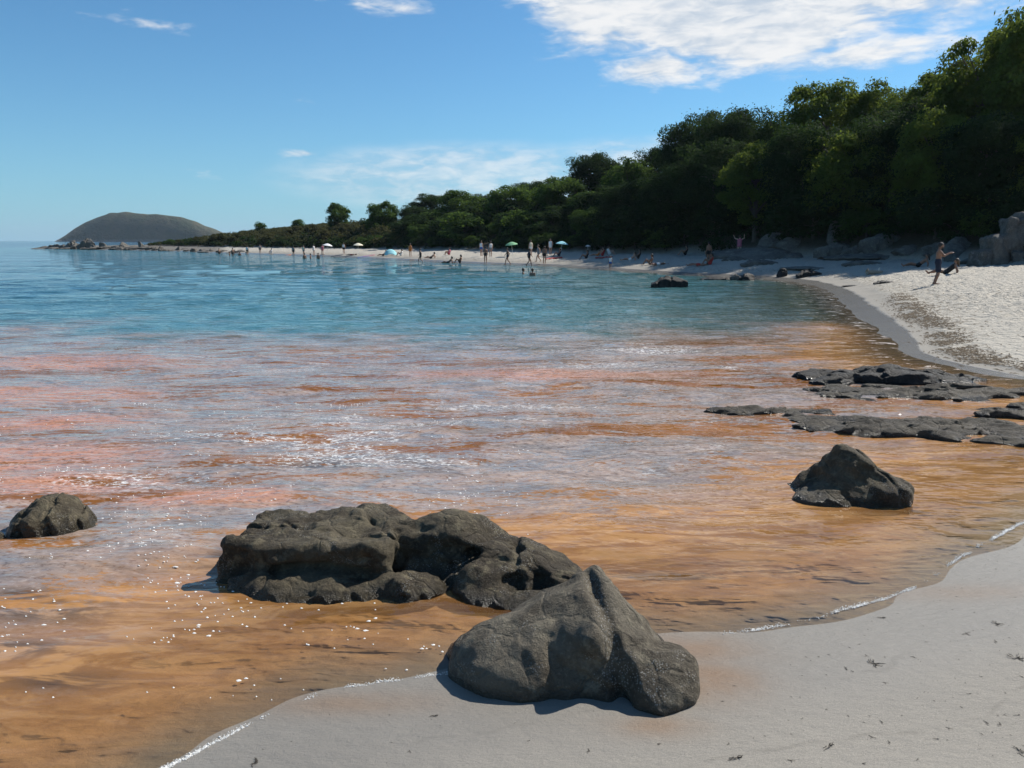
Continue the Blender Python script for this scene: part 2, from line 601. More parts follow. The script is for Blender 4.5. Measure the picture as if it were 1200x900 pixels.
# algae mask: thick near this end of the bay, ragged outer edge
edge = 19.5 + 3.0 * perlin(X * 0.08, Y * 0.08) - 0.0 * X
edge = edge + np.interp(X, [-20, -8, 0, 8, 14], [1.0, 0.3, 0.0, 1.0, 3])
alg = smooth(-(Y - edge) + 2.6 * fbm(X * 0.35, Y * 0.2, octaves=4), -9.0, 7.0)
vattr(me, 'algae', alg[used])
raft = np.zeros_like(X)
for cx_, cy_, rx_, ry_ in ((-2.3, 9.6, 1.5, .55), (-1.4, 8.6, 1.7, .45), (0.0, 11.6, 1.6, .22), (-3.0, 10.9, 1.4, .4), (-1.0, 10.4, 1.2, .3), (2.5, 15.5, 2.0, .5), (3.5, 17.5, 2.5, .5), (-4.5, 8.0, .8, .3)):
    raft = np.maximum(raft, np.exp(-((X - cx_) / rx_) ** 2 - ((Y - cy_ + .12 * (X - cx_)) / ry_) ** 2))
vattr(me, 'raft', raft[used])
coral = np.zeros_like(X)
for cx_, cy_, rx_, ry_ in ((-6.0, 8.8, 2.2, .8), (-5.2, 7.8, 1.6, .6), (-8.0, 12.5, 2.5, .9), (-3.0, 7.4, 1.1, .35), (-10, 16, 4, 1.0), (0.5, 14.5, 3.0, .8), (-6.5, 10.6, 1.5, .5)):
    coral = np.maximum(coral, np.exp(-((X - cx_) / rx_) ** 2 - ((Y - cy_) / ry_) ** 2))
vattr(me, 'coral', coral[used])
weed = np.zeros_like(X)
for px_, py_, rx_, ry_ in ((45, 715, .40, .16), (75, 800, .35, .10), (15, 760, .3, .12), (20, 700, .3, .1), (110, 640, .5, .08), (260, 655, .16, .22), (380, 545, .7, .12), (230, 520, .9, .12), (560, 735, .10, .06)):
    cx_, cy_ = flat(px_, py_)
    weed = np.maximum(weed, np.exp(-((X - cx_) / rx_) ** 2 - ((Y - cy_) / ry_) ** 2))
vattr(me, 'weed', 0.85 * weed[used])

water_mat, s = material('bay water')
geo = s.node('ShaderNodeNewGeometry')
P = geo.outputs['Position']
depthA, sdA, algA = s.attr('depth'), s.attr('sd'), s.attr('algae')
Pst = s.scale(P, (0.55, 1.0, 1.0))
nA = s.noise(Pst, 0.55, 5, 0.6, 0.8)
nB = s.noise(Pst, 1.9, 6, 0.6, 1.2)
nC = s.noise(P, 0.02, 4)
sepw = s.node('ShaderNodeSeparateXYZ')
s.put(sepw.inputs[0], P)
wy_ = sepw.outputs[1]
turq = s.mix(s.step(sdA, -46, -12), (0.014, 0.072, 0.100), (0.052, 0.155, 0.155))
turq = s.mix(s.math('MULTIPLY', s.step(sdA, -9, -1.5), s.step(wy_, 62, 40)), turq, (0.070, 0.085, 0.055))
deep = s.mix(s.step(sdA, -95, -40), (0.006, 0.034, 0.080), turq)
deep = s.mix(s.step(nC, 0.3, 0.7, 0.0, 0.4), deep, (0.008, 0.05, 0.08))
Pl = s.scale(P, (0.26, 1.0, 1.0))
nD = s.noise(Pl, 0.9, 6, 0.68, 1.0)
nE = s.noise(Pl, 4.2, 4, 0.68, 1.2)
Pg = s.scale(P, (0.55, 1.0, 1.0))
nF = s.noise(Pg, 24.0, 3, 0.75, 0.4)
clear_c = s.mix(s.step(nA, 0.42, 0.60), (0.215, 0.082, 0.014), (0.290, 0.118, 0.026))
thin_c = s.mix(s.step(nE, 0.44, 0.58), (0.540, 0.290, 0.110), (0.350, 0.165, 0.050))
thin = s.step(depthA, 0.04, 0.24)
orange = s.mix(thin, thin_c, clear_c)
# scum lying on the surface in torn sheets: salmon where it is fresh, grey-mauve where it is old
cor = s.step(s.math('ADD', s.attr('coral'), s.math('MULTIPLY', s.math('SUBTRACT', nE, 0.5), 1.8)), 0.25, 0.75)
old = s.mix(s.step(nB, 0.40, 0.60), (0.225, 0.208, 0.198), (0.360, 0.275, 0.225))
fresh = s.mix(s.step(nE, 0.40, 0.62), (0.530, 0.245, 0.145), (0.410, 0.225, 0.150))
scum = s.mix(cor, old, fresh)
scum = s.mix(s.step(nF, 0.47, 0.36, 0.0, 0.65), scum, (0.085, 0.070, 0.068))
scum = s.mix(s.step(nF, 0.56, 0.68, 0.0, 0.38), scum, (0.55, 0.52, 0.50))
edge_n = s.math('ADD', nD, s.math('ADD', s.math('MULTIPLY', s.math('SUBTRACT', nE, 0.5), 0.55), s.math('MULTIPLY', s.math('SUBTRACT', nF, 0.5), 0.35)))
edge_n = s.math('ADD', edge_n, s.math('MULTIPLY', s.math('MAXIMUM', s.attr('coral'), s.attr('raft')), 0.10))
film = s.step(edge_n, 0.435, 0.505)
film = s.math('MULTIPLY', film, s.step(depthA, 0.07, 0.20, 0.06, 0.90))
orange = s.mix(film, orange, scum)
# weed hanging in the shallows
orange = s.mix(s.math('MULTIPLY', s.attr('weed'), s.step(nE, 0.42, 0.55)), orange, (0.060, 0.048, 0.036))
algF = s.step(s.math('ADD', algA, s.math('ADD', s.math('MULTIPLY', s.math('SUBTRACT', nD, 0.5), 1.0), s.math('MULTIPLY', s.math('SUBTRACT', nE, 0.5), 0.8))), 0.05, 0.80)
body = s.mix(algF, deep, orange)
# foam: ragged rafts plus torn streaks, broken up by fine bubbles
Pf = s.scale(P, (0.45, 1.0, 1.0))
raft = s.step(s.math('ADD', s.noise(Pf, 0.62, 6, 0.66, 1.6), s.math('MULTIPLY', s.attr('raft'), 0.20)), 0.57, 0.70)
bub = s.step(s.math('ADD', s.math('MULTIPLY', nF, 0.65), s.math('MULTIPLY', s.noise(Pg, 9.0, 3, 0.7, 0.6), 0.35)), 0.50, 0.60)
foam = s.math('MULTIPLY', s.math('MULTIPLY', raft, bub), s.math('MULTIPLY', s.step(depthA, 0.10, 0.26), s.step(algA, 0.25, 0.8)))
# shore lace
lace = s.math('MULTIPLY', s.step(sdA, -2.6, -0.2), s.step(s.noise(Pf, 4.0, 5, 0.75, 1.0), 0.54, 0.63))
lace = s.math('MULTIPLY', lace, s.step(sdA, 0.05, -0.05))
ys = s.node('ShaderNodeSeparateXYZ')
s.put(ys.inputs[0], P)
lace = s.math('MULTIPLY', lace, s.step(ys.outputs[1], 9.0, 16.0, 0.12, 1.0))
foam = s.math('MAXIMUM', s.math('MULTIPLY', foam, 0.90), s.math('MULTIPLY', lace, 0.75))
body = s.mix(foam, body, (0.72, 0.71, 0.68))
dist = s.vmath('LENGTH', P)
w1 = s.noise(s.scale(P, (0.45, 1.0, 1.0)), 2.6, 2, 0.55, 0.6)
w2 = s.noise(s.scale(P, (0.5, 1.0, 1.0)), 9.0, 2, 0.55, 0.3)
w3 = s.noise(s.scale(P, (0.4, 1.0, 1.0)), 0.55, 3, 0.5, 0.4)
calm = s.step(s.noise(s.scale(P, (0.3, 1.0, 1.0)), 0.12, 3, 0.5, 0.3), 0.35, 0.65, 0.55, 1.15)
hgt = s.math('ADD', s.math('MULTIPLY', w1, 0.085), s.math('MULTIPLY', w2, 0.030))
hgt = s.math('ADD', hgt, s.math('MULTIPLY', s.math('MULTIPLY', w3, 0.50), s.step(dist, 16, 55)))
hgt = s.math('MULTIPLY', s.math('MULTIPLY', hgt, calm), s.step(depthA, 0.0, 0.22, 0.24, 1.0))
bp = s.bump(hgt, 1.0, 1.0)
rgh = s.math('ADD', 0.045, s.math('MULTIPLY', foam, 0.5))
pr = s.principled(Base_Color=body, Roughness=rgh, IOR=1.333, Normal=bp)
tr = s.node('ShaderNodeBsdfTransparent')
tr.inputs[0].default_value = (0.96, 0.87, 0.74, 1)
gl = s.node('ShaderNodeBsdfGlossy')
gl.inputs['Roughness'].default_value = 0.05
s.put(gl.inputs['Normal'], bp)
fr = s.node('ShaderNodeFresnel')
fr.inputs[0].default_value = 1.333
s.put(fr.inputs['Normal'], bp)
clear = s.node('ShaderNodeMixShader')
s.put(clear.inputs[0], fr.outputs[0])
s.t.links.new(tr.outputs[0], clear.inputs[1])
s.t.links.new(gl.outputs[0], clear.inputs[2])
murk = s.math('MAXIMUM', s.step(depthA, 0.0, 0.13), foam)
mxs = s.node('ShaderNodeMixShader')
s.put(mxs.inputs[0], murk)
s.t.links.new(clear.outputs[0], mxs.inputs[1])
s.t.links.new(pr.outputs[0], mxs.inputs[2])
finish(s, mxs.outputs[0])
link('sea', me, water_mat, kind='structure', label='calm bay water, orange with algae near the shore and turquoise beyond')


# ------------------------------------------------------------------ signed-distance modelling: rocks and bodies
def surface_nets(f, lo, hi, vox):
    lo = np.array(lo, float)
    n = np.maximum(np.ceil((np.array(hi, float) - lo) / vox).astype(int) + 1, 4)
    ax = [lo[i] + vox * np.arange(n[i]) for i in range(3)]
    Xg, Yg, Zg = np.meshgrid(*ax, indexing='ij')
    Fv = f(Xg.astype(np.float32), Yg.astype(np.float32), Zg.astype(np.float32)).astype(np.float32)
    S = Fv < 0
    c = [slice(0, -1), slice(1, None)]
    cnt = np.zeros(n - 1, np.float32)
    pos = np.zeros(tuple(n - 1) + (3,), np.float32)
    corners = [(a, b, d) for a in (0, 1) for b in (0, 1) for d in (0, 1)]
    for a in corners:
        for axis in range(3):
            if a[axis] == 1:
                continue
            b = list(a)
            b[axis] = 1
            fa, fb = Fv[c[a[0]], c[a[1]], c[a[2]]], Fv[c[b[0]], c[b[1]], c[b[2]]]
            x = (fa < 0) != (fb < 0)
            t = np.where(x, fa / np.where(fa == fb, 1, fa - fb), 0)
            cnt += x
            for q in range(3):
                pos[..., q] += np.where(x, a[q] + (t if q == axis else 0), 0)
    act = cnt > 0
    ids = np.full(act.shape, -1, np.int64)
    ids[act] = np.arange(act.sum())
    ci = np.argwhere(act)
    V = lo + vox * (ci + pos[act] / cnt[act][:, None])
    quads = []
    for axis in range(3):
        sl_a = [slice(1, -1)] * 3
        sl_b = [slice(1, -1)] * 3
        sl_a[axis], sl_b[axis] = slice(0, -1), slice(1, None)
        A, B = S[tuple(sl_a)], S[tuple(sl_b)]
        cr = np.argwhere(A != B)
        if len(cr) == 0:
            continue
        off = np.ones(3, int)
        off[axis] = 0
        p = cr + off
        u, v = (axis + 1) % 3, (axis + 2) % 3
        du, dv = np.eye(3, dtype=int)[u], np.eye(3, dtype=int)[v]
        q = np.stack([ids[tuple((p - du - dv).T)], ids[tuple((p - dv).T)], ids[tuple(p.T)], ids[tuple((p - du).T)]], -1)
        inward = A[tuple(cr.T)]
        q = np.where(inward[:, None], q, q[:, ::-1])
        quads.append(q)
    Qd = np.vstack(quads)
    Qd = Qd[(Qd >= 0).all(1)]
    return V, Qd


def smin(a, b, k):
    hh_ = np.clip(0.5 + 0.5 * (b - a) / k, 0, 1)
    return b + (a - b) * hh_ - k * hh_ * (1 - hh_)


def smax(a, b, k):
    return -smin(-a, -b, k)


def ell(x, y, z, c, r, yaw=0.0, tilt=0.0):
    ca, sa = math.cos(yaw), math.sin(yaw)
    X_, Y_, Z_ = x - c[0], y - c[1], z - c[2]
    X_, Y_ = X_ * ca + Y_ * sa, -X_ * sa + Y_ * ca
    if tilt:
        ct, st = math.cos(tilt), math.sin(tilt)
        X_, Z_ = X_ * ct + Z_ * st, -X_ * st + Z_ * ct
    q = np.sqrt((X_ / r[0]) ** 2 + (Y_ / r[1]) ** 2 + (Z_ / r[2]) ** 2)
    q2 = np.sqrt((X_ / r[0] ** 2) ** 2 + (Y_ / r[1] ** 2) ** 2 + (Z_ / r[2] ** 2) ** 2)
    return q * (q - 1) / np.maximum(q2, 1e-4)


def rbox(x, y, z, c, hf, rnd, yaw=0.0, tilt=0.0, roll=0.0):
    ca, sa = math.cos(yaw), math.sin(yaw)
    X_, Y_, Z_ = x - c[0], y - c[1], z - c[2]
    X_, Y_ = X_ * ca + Y_ * sa, -X_ * sa + Y_ * ca
    if tilt:
        ct, st = math.cos(tilt), math.sin(tilt)
        X_, Z_ = X_ * ct + Z_ * st, -X_ * st + Z_ * ct
    if roll:
        ct, st = math.cos(roll), math.sin(roll)
        Y_, Z_ = Y_ * ct + Z_ * st, -Y_ * st + Z_ * ct
    a, b, c_ = np.abs(X_) - hf[0] + rnd, np.abs(Y_) - hf[1] + rnd, np.abs(Z_) - hf[2] + rnd
    return np.sqrt(np.maximum(a, 0) ** 2 + np.maximum(b, 0) ** 2 + np.maximum(c_, 0) ** 2) + np.minimum(np.maximum(a, np.maximum(b, c_)), 0) - rnd


def plane(x, y, z, n, p):
    n = np.array(n, float)
    n /= np.linalg.norm(n)
    return (x - p[0]) * n[0] + (y - p[1]) * n[1] + (z - p[2]) * n[2]


def caps(x, y, z, a, b, ra, rb):
    a, b = np.array(a, float), np.array(b, float)
    e = b - a
    L = max(float(e @ e), 1e-9)
    t = np.clip(((x - a[0]) * e[0] + (y - a[1]) * e[1] + (z - a[2]) * e[2]) / L, 0, 1)
    return np.sqrt((x - a[0] - t * e[0]) ** 2 + (y - a[1] - t * e[1]) ** 2 + (z - a[2] - t * e[2]) ** 2) - (ra + (rb - ra) * t)


def rock_material(name, c1, c2, c3, wetline=None, rough=0.8, barn=0.0, spec=0.3, bump=0.02, scl=1.0):
    m, s = material(name)
    tcn = s.node('ShaderNodeTexCoord')
    P = tcn.outputs['Object']
    W = s.node('ShaderNodeNewGeometry')
    a = s.noise(P, 2.2 * scl, 6, 0.6, 0.5)
    b = s.noise(P, 9.0 * scl, 6, 0.65)
    c = s.noise(P, 45.0 * scl, 4, 0.7)
    cr = s.voro(s.vmath('ADD', P, s.vmath('MULTIPLY', s.noise(P, 3 * scl, 3, col=True), (0.3, 0.3, 0.3))), 2.6 * scl, 'DISTANCE_TO_EDGE')
    col = s.mix(s.step(a, 0.35, 0.65), c1, c2)
    col = s.mix(s.math('MULTIPLY', s.step(b, 0.5, 0.68), 0.7), col, c3)
    col = s.mix(s.math('MULTIPLY', s.step(c, 0.52, 0.70), 0.45), col, tuple(v * 1.9 for v in c1))
    col = s.mix(s.math('MULTIPLY', s.step(c, 0.46, 0.32), 0.5), col, tuple(v * 0.4 for v in c1))
    rg = rough
    if barn:
        bv = s.voro(P, 70 * scl, 'F1')
        msk = s.math('MULTIPLY', s.step(bv, 0.36, 0.24), s.math('MAXIMUM', s.step(s.attr('barn'), 0.35, 0.7), s.step(s.noise(P, 3.3 * scl, 4, 0.6), 0.54, 0.62)))
        col = s.mix(s.math('MULTIPLY', msk, barn), col, (0.36, 0.35, 0.32))
    if wetline is not None:
        sp = s.node('ShaderNodeSeparateXYZ')
        s.put(sp.inputs[0], W.outputs['Position'])
        zz = s.math('ADD', sp.outputs[2], s.math('MULTIPLY', s.math('SUBTRACT', b, 0.5), 0.08))
        wf = s.step(zz, wetline, wetline * 0.35)
        col = s.mix(s.math('MULTIPLY', wf, 0.72), col, tuple(v * 0.28 for v in c1))
        rg = s.math('SUBTRACT', rough, s.math('MULTIPLY', wf, rough - 0.24))
    hh = s.math('ADD', s.math('MULTIPLY', b, 0.6), s.math('MULTIPLY', c, 0.55))
    hh = s.math('ADD', hh, s.math('MULTIPLY', s.step(cr, 0.0, 0.05), 0.25))
    hh = s.math('ADD', hh, s.math('MULTIPLY', s.noise(P, 130 * scl, 3, 0.7), 0.32))
    bp = s.bump(hh, 1.0, bump)
    pr = s.principled(Base_Color=col, Roughness=rg, Normal=bp)
    pr.inputs['Specular IOR Level'].default_value = spec
    finish(s, pr.outputs[0])
    return m


M_rock = rock_material('weathered shore rock', (0.140, 0.120, 0.088), (0.066, 0.053, 0.036), (0.225, 0.196, 0.138), wetline=0.09, barn=0.6, bump=0.036)
M_rock2 = rock_material('algae-dark shore rock', (0.105, 0.086, 0.054), (0.040, 0.030, 0.018), (0.190, 0.160, 0.098), wetline=0.10, barn=0.5, bump=0.042)
M_ledge = rock_material('low wave-washed ledge', (0.105, 0.088, 0.064), (0.042, 0.034, 0.025), (0.155, 0.135, 0.098), wetline=0.06, rough=0.68, spec=0.25, bump=0.07)
M_wet = rock_material('wet black rock', (0.024, 0.022, 0.020), (0.012, 0.011, 0.010), (0.042, 0.038, 0.030), wetline=0.10, rough=0.62, spec=0.3, bump=0.05)
M_grey = rock_material('pale backshore granite', (0.15, 0.138, 0.12), (0.085, 0.078, 0.068), (0.22, 0.205, 0.18), rough=0.9, bump=0.05, scl=0.45)
M_spit = rock_material('far spit rock', (0.13, 0.118, 0.10), (0.07, 0.063, 0.052), (0.20, 0.185, 0.16), rough=0.9, bump=0.06, scl=0.3)


def rock(name, f, lo, hi, vox, mat, label, group=None, base=None):
    V, Qd = surface_nets(f, lo, hi, vox)
    c = np.array([(lo[0] + hi[0]) / 2, (lo[1] + hi[1]) / 2, 0.0]) if base is None else np.array(base, float)
    me = mesh_np(name, V - c, Qd)
    return link(name, me, mat, loc=tuple(c), label=label, cat='rock', group=group)


def f_front(x, y, z):
    wx = x + 0.03 * perlin(x * 4, y * 4, z * 4)
    wy = y + 0.03 * perlin(x * 4 + 9, y * 4, z * 4)
    pk = (0.475, 4.45, 0.50)
    d = plane(wx, wy, z, (-0.40, -0.30, 1.0), (0.475, 4.45, 0.53))
    d = smax(d, plane(wx, wy, z, (-0.62, 0.60, 1.0), (0.475, 4.45, 0.54)), 0.12)
    d = smax(d, plane(wx, wy, z, (-1, -0.25, 0.22), (-0.335, 4.1, 0.0)), 0.10)
    d = smax(d, plane(wx, wy, z, (-0.28, -1, 0.42), (0.05, 3.955, 0.0)), 0.09)
    d = smax(d, plane(wx, wy, z, (0.85, -0.10, 0.80), pk), 0.05)
    d = smax(d, plane(wx, wy, z, (0.15, 1, 0.35), (0.4, 4.72, 0.0)), 0.12)
    d = smax(d, plane(wx, wy, z, (0, 0, 1), (0, 0, .505)), 0.05)
    # ridge plate to the right of the cleft
    e = rbox(wx, wy, z, (0.66, 4.28, 0.12), (0.17, 0.34, 0.36), 0.07, yaw=0.22, tilt=0.62)
    e = smax(e, plane(wx, wy, z, (0.62, -0.30, 0.72), (0.56, 4.36, 0.49)), 0.05)
    lobe = ell(wx, wy, z, (0.80, 3.98, 0.06), (0.27, 0.27, 0.175), yaw=0.5, tilt=0.25)
    lobe2 = ell(wx, wy, z, (0.66, 4.12, 0.14), (0.20, 0.24, 0.16), yaw=0.3)
    d = smin(d, ell(wx, wy, z, (0.07, 4.22, 0.0), (0.40, 0.36, 0.27), yaw=0.3), 0.10)
    d = smin(d, e, 0.04)
    d = smin(d, smin(lobe, lobe2, 0.05), 0.03)
    # cleft from the summit down to the sand, and lesser creases
    cl = np.abs(plane(wx, wy, z, (1.0, 0.10, 0.13), (0.50, 4.35, 0.40)))
    d = d + 0.050 * np.exp(-(cl / 0.045) ** 2) * smooth(-y, -4.62, -4.45)
    c2 = np.abs(plane(wx, wy, z, (1.0, 0.55, -0.35), (0.22, 4.0, 0.2)))
    d = d + 0.018 * np.exp(-(c2 / 0.03) ** 2) * smooth(-z, -0.34, -0.22)
    c3 = np.abs(plane(wx, wy, z, (0.35, -0.2, 1.0), (0.35, 4.0, 0.16)))
    d = d + 0.022 * np.exp(-(c3 / 0.025) ** 2) * smooth(x, 0.12, 0.3)
    d = d - 0.016 * fbm(x * 3.2, y * 3.2, z * 3.2, 3) - 0.020 * ridged(x * 2.4 + 1, y * 2.4, z * 2.4, 4) + 0.014
    return d


fr_ = rock('boulder', f_front, (-0.55, 3.4, -0.14), (1.3, 5.0, 0.62), 0.0125, M_rock,
     'wedge-shaped grey boulder split by a cleft, nearest rock, on the foreground sand')


fv = np.empty(len(fr_.data.vertices) * 3, np.float32)
fr_.data.vertices.foreach_get('co', fv)
fv = fv.reshape(-1, 3) + np.array(fr_.location, np.float32)
clf = np.abs(plane(fv[:, 0], fv[:, 1], fv[:, 2], (1.0, 0.10, 0.13), (0.50, 4.35, 0.40)))
vattr(fr_.data, 'barn', np.exp(-(clf / 0.055) ** 2) * smooth(-fv[:, 1], -4.6, -4.4))


def f_mid(x, y, z):
    z = z * 1.09
    wx = x + 0.06 * perlin(x * 2.3, y * 2.3, z * 2.3)
    wy = y + 0.06 * perlin(x * 2.3 + 5, y * 2.3, z * 2.3)
    wz = z + 0.03 * perlin(x * 3, y * 3 + 8, z * 3)
    A = rbox(wx, wy, wz, (-1.52, 5.74, 0.10), (0.62, 0.40, 0.205), 0.05, yaw=-0.10, tilt=0.04, roll=-0.06)
    B = ell(wx, wy, wz, (-1.42, 5.27, -0.02), (0.62, 0.23, 0.155), yaw=-0.05)
    B2 = ell(wx, wy, wz, (-0.78, 5.28, -0.03), (0.30, 0.22, 0.165))
    C = ell(wx, wy, wz, (-0.47, 5.72, 0.06), (0.60, 0.46, 0.33), yaw=-0.35)
    C = smax(C, plane(wx, wy, wz, (0.55, -0.15, 1.0), (-0.32, 5.75, 0.375)), 0.06)
    C = smax(C, plane(wx, wy, wz, (-0.35, -1.0, 0.75), (-0.5, 5.50, 0.26)), 0.06)
    K = ell(wx, wy, wz, (-1.18, 6.08, 0.16), (0.36, 0.24, 0.21))
    D1 = ell(wx, wy, wz, (-0.10, 5.34, 0.02), (0.34, 0.22, 0.19), yaw=0.3)
    D2 = ell(wx, wy, wz, (0.12, 5.62, 0.0), (0.44, 0.30, 0.19), yaw=-0.5)
    D3 = ell(wx, wy, wz, (0.30, 5.36, -0.02), (0.30, 0.20, 0.13), yaw=-0.4)
    E = ell(wx, wy, wz, (-0.02, 5.12, -0.06), (0.36, 0.16, 0.14), yaw=-0.1)
    d = smin(A, K, 0.05)
    d = smin(d, B, 0.025)
    d = smin(d, B2, 0.03)
    d = smin(d, C, 0.05)
    for q in (D1, D2, D3, E):
        d = smin(d, q, 0.03)
    for c, r in (((-0.66, 5.42, 0.25), (0.10, 0.12, 0.10)), ((-0.46, 5.42, 0.30), (0.14, 0.13, 0.10)), ((-0.28, 5.46, 0.22), (0.07, 0.12, 0.06)), ((-1.0, 5.42, 0.22), (0.07, 0.10, 0.09)), ((-0.80, 5.66, 0.36), (0.13, 0.12, 0.07)),
                 ((-1.1, 5.8, 0.36), (0.14, 0.10, 0.05)), ((-1.52, 5.30, 0.17), (0.50, 0.09, 0.055)), ((-2.12, 5.62, 0.30), (0.10, 0.10, 0.07)), ((-1.35, 6.0, 0.36), (0.08, 0.1, 0.05)),
                 ((-0.02, 5.18, 0.10), (0.09, 0.10, 0.05)), ((0.02, 5.50, 0.2), (0.06, 0.16, 0.05)), ((-0.86, 5.40, 0.14), (0.05, 0.15, 0.12))):
        d = smax(d, -ell(wx, wy, wz, c, r), 0.04)
    d = d - 0.020 * fbm(x * 2.4, y * 2.4, z * 3.2, 3) - 0.048 * ridged(x * 1.9 + 3, y * 1.9, z * 2.6, 4) + 0.030
    # long joints cut by the sea
    for n_, p_, w_, a_ in (((1.0, 0.5, 0.2), (-0.92, 5.5, 0.2), .022, .06), ((0.8, -0.6, 0.1), (-0.25, 5.5, 0.2), .02, .05), ((0.3, 1.0, 0.5), (-0.3, 5.38, 0.2), .02, .045), ((1.0, 0.9, 0.0), (-1.75, 5.8, 0.2), .018, .04),
                           ((0.2, -0.5, 1.0), (-1.5, 5.5, 0.20), .02, .03), ((1.0, -0.2, 0.4), (0.05, 5.4, 0.1), .02, .05), ((0.5, 1.0, -0.3), (-1.3, 5.95, 0.3), .018, .035)):
        q = np.abs(plane(wx, wy, wz, n_, p_))
        d = d + 0.38 * a_ * np.exp(-(q / (w_ * .8)) ** 2)
    return d


rock('boulder', f_mid, (-2.5, 4.75, -0.16), (0.85, 6.55, 0.52), 0.016, M_rock2,
     'long dark rock mass with a flat-topped left block and hollows, standing in orange water')


def f_right(x, y, z):
    wx = x + 0.05 * perlin(x * 3, y * 3, z * 3)
    wy = y + 0.05 * perlin(x * 3 + 5, y * 3, z * 3)
    d = plane(wx, wy, z, (-1.0, -0.25, 0.85), (3.0, 7.3, 0.02))
    d = smax(d, plane(wx, wy, z, (-0.15, -1.0, 0.75), (3.3, 7.08, 0.0)), 0.14)
    d = smax(d, plane(wx, wy, z, (0.72, -0.1, 0.80), (3.45, 7.4, 0.45)), 0.08)
    d = smax(d, plane(wx, wy, z, (1.0, -0.2, 0.35), (3.86, 7.2, 0.0)), 0.10)
    d = smax(d, plane(wx, wy, z, (0.0, 1.0, 0.5), (3.3, 7.85, 0.0)), 0.14)
    d = smax(d, plane(wx, wy, z, (0.1, -0.1, 1), (3.28, 7.45, 0.56)), 0.07)
    toe = ell(wx, wy, z, (3.05, 7.30, -0.02), (0.26, 0.20, 0.07), yaw=-0.2)
    lob = ell(wx, wy, z, (3.68, 7.28, 0.06), (0.24, 0.22, 0.17), yaw=0.4)
    d = smin(smin(d, toe, 0.14), lob, 0.06)
    st = np.sin((x * 0.85 + z * 0.9 + y * 0.2) * 30 + 3 * perlin(x * 4, y * 4, z * 4))
    d = d + 0.006 * st
    c1 = np.abs(plane(wx, wy, z, (1.0, 0.3, 0.30), (3.66, 7.2, 0.17)))
    d = d + 0.035 * np.exp(-(c1 / 0.022) ** 2)
    for c, r in (((3.14, 7.16, 0.26), (0.08, 0.08, 0.05)), ((3.16, 7.30, 0.36), (0.10, 0.1, 0.06))):
        d = smax(d, -ell(wx, wy, z, c, r), 0.05)
    return d - 0.018 * fbm(x * 3, y * 3, z * 3, 4) - 0.024 * ridged(x * 2.6, y * 2.6, z * 2.6, 4) + 0.018


rock('boulder', f_right, (2.5, 6.7, -0.14), (4.2, 8.15, 0.68), 0.015, M_rock2,
     'pointed dark boulder alone in rippled orange water, below the flat wet ledges at right')


def f_left(x, y, z):
    wx = x + 0.05 * perlin(x * 4, y * 4, z * 4)
    d = ell(wx, y, z, (-4.13, 6.60, -0.02), (0.37, 0.32, 0.28), yaw=0.1)
    d = smax(d, plane(wx, y, z, (-0.75, -0.2, 1.0), (-4.22, 6.5, 0.20)), 0.05)
    d = smax(d, plane(wx, y, z, (0.85, -0.25, 1.0), (-4.04, 6.5, 0.19)), 0.04)
    d = smin(d, ell(wx, y, z, (-4.00, 6.56, -0.03), (0.21, 0.22, 0.20)), 0.03)
    d = smin(d, ell(wx, y, z, (-4.12, 6.48, 0.02), (0.20, 0.22, 0.20)), 0.03)
    for c in (-4.02, -3.82, -4.24):
        cr = np.abs(plane(wx, y, z, (1.0, 0.2, 0.25), (c, 6.4, 0.1)))
        d = d + 0.025 * np.exp(-(cr / 0.018) ** 2)
    return d - 0.02 * fbm(x * 5, y * 5, z * 4, 4) - 0.024 * ridged(x * 5, y * 5, z * 3, 4) + 0.016


rock('boulder', f_left, (-4.65, 6.1, -0.14), (-3.45, 7.1, 0.42), 0.0125, M_rock2,
     'small furrowed black-brown boulder in the water at the left edge')


def f_left2(x, y, z):
    return ell(x, y, z, (-4.48, 6.2, -0.02), (0.16, 0.14, 0.10)) - 0.03 * fbm(x * 6, y * 6, z * 6, 3)


rock('stone', f_left2, (-4.75, 5.95, -0.14), (-4.2, 6.45, 0.2), 0.0125, M_rock2,
     'tip of a small dark stone cut by the left edge, before the furrowed boulder')


def shelf(seed, cx, cy, L, Wd, n, hgt_, yaw, rr):
    r = random.Random(seed)
    es = []
    for i in range(n):
        a, b = r.uniform(-1, 1), r.uniform(-1, 1)
        ex, ey = a * L, b * Wd
        ca, sa = math.cos(yaw), math.sin(yaw)
        fall = 1 - 0.45 * abs(a)
        es.append(((cx + ex * ca - ey * sa, cy + ex * sa + ey * ca, r.uniform(-.05, .01)),
                   (r.uniform(.6, 1.3) * rr, r.uniform(.25, .5) * rr, r.uniform(.55, 1.0) * hgt_ * fall), yaw + r.gauss(0, .25), r.gauss(0, .04)))

    def f(x, y, z):
        wx = x + 0.10 * perlin(x * 1.6, y * 1.6, z * 1.6)
        wy = y + 0.10 * perlin(x * 1.6 + 5, y * 1.6, z * 1.6)
        d = None
        for c, rad, yw, tl in es:
            e = ell(wx, wy, z, c, rad, yw, tl)
            d = e if d is None else smin(d, e, 0.035)
        return d - 0.03 * fbm(x * 2.2, y * 4.0, z * 3, 4) - 0.042 * ridged(x * 1.5 + y * .8, y * 4.5, z * 5, 4) + 0.032
    xs = [e[0][0] for e in es]
    ys_ = [e[0][1] for e in es]
    m = 1.4 * rr
    return f, (min(xs) - m, min(ys_) - m, -0.16), (max(xs) + m, max(ys_) + m, hgt_ * 1.2 + 0.14)


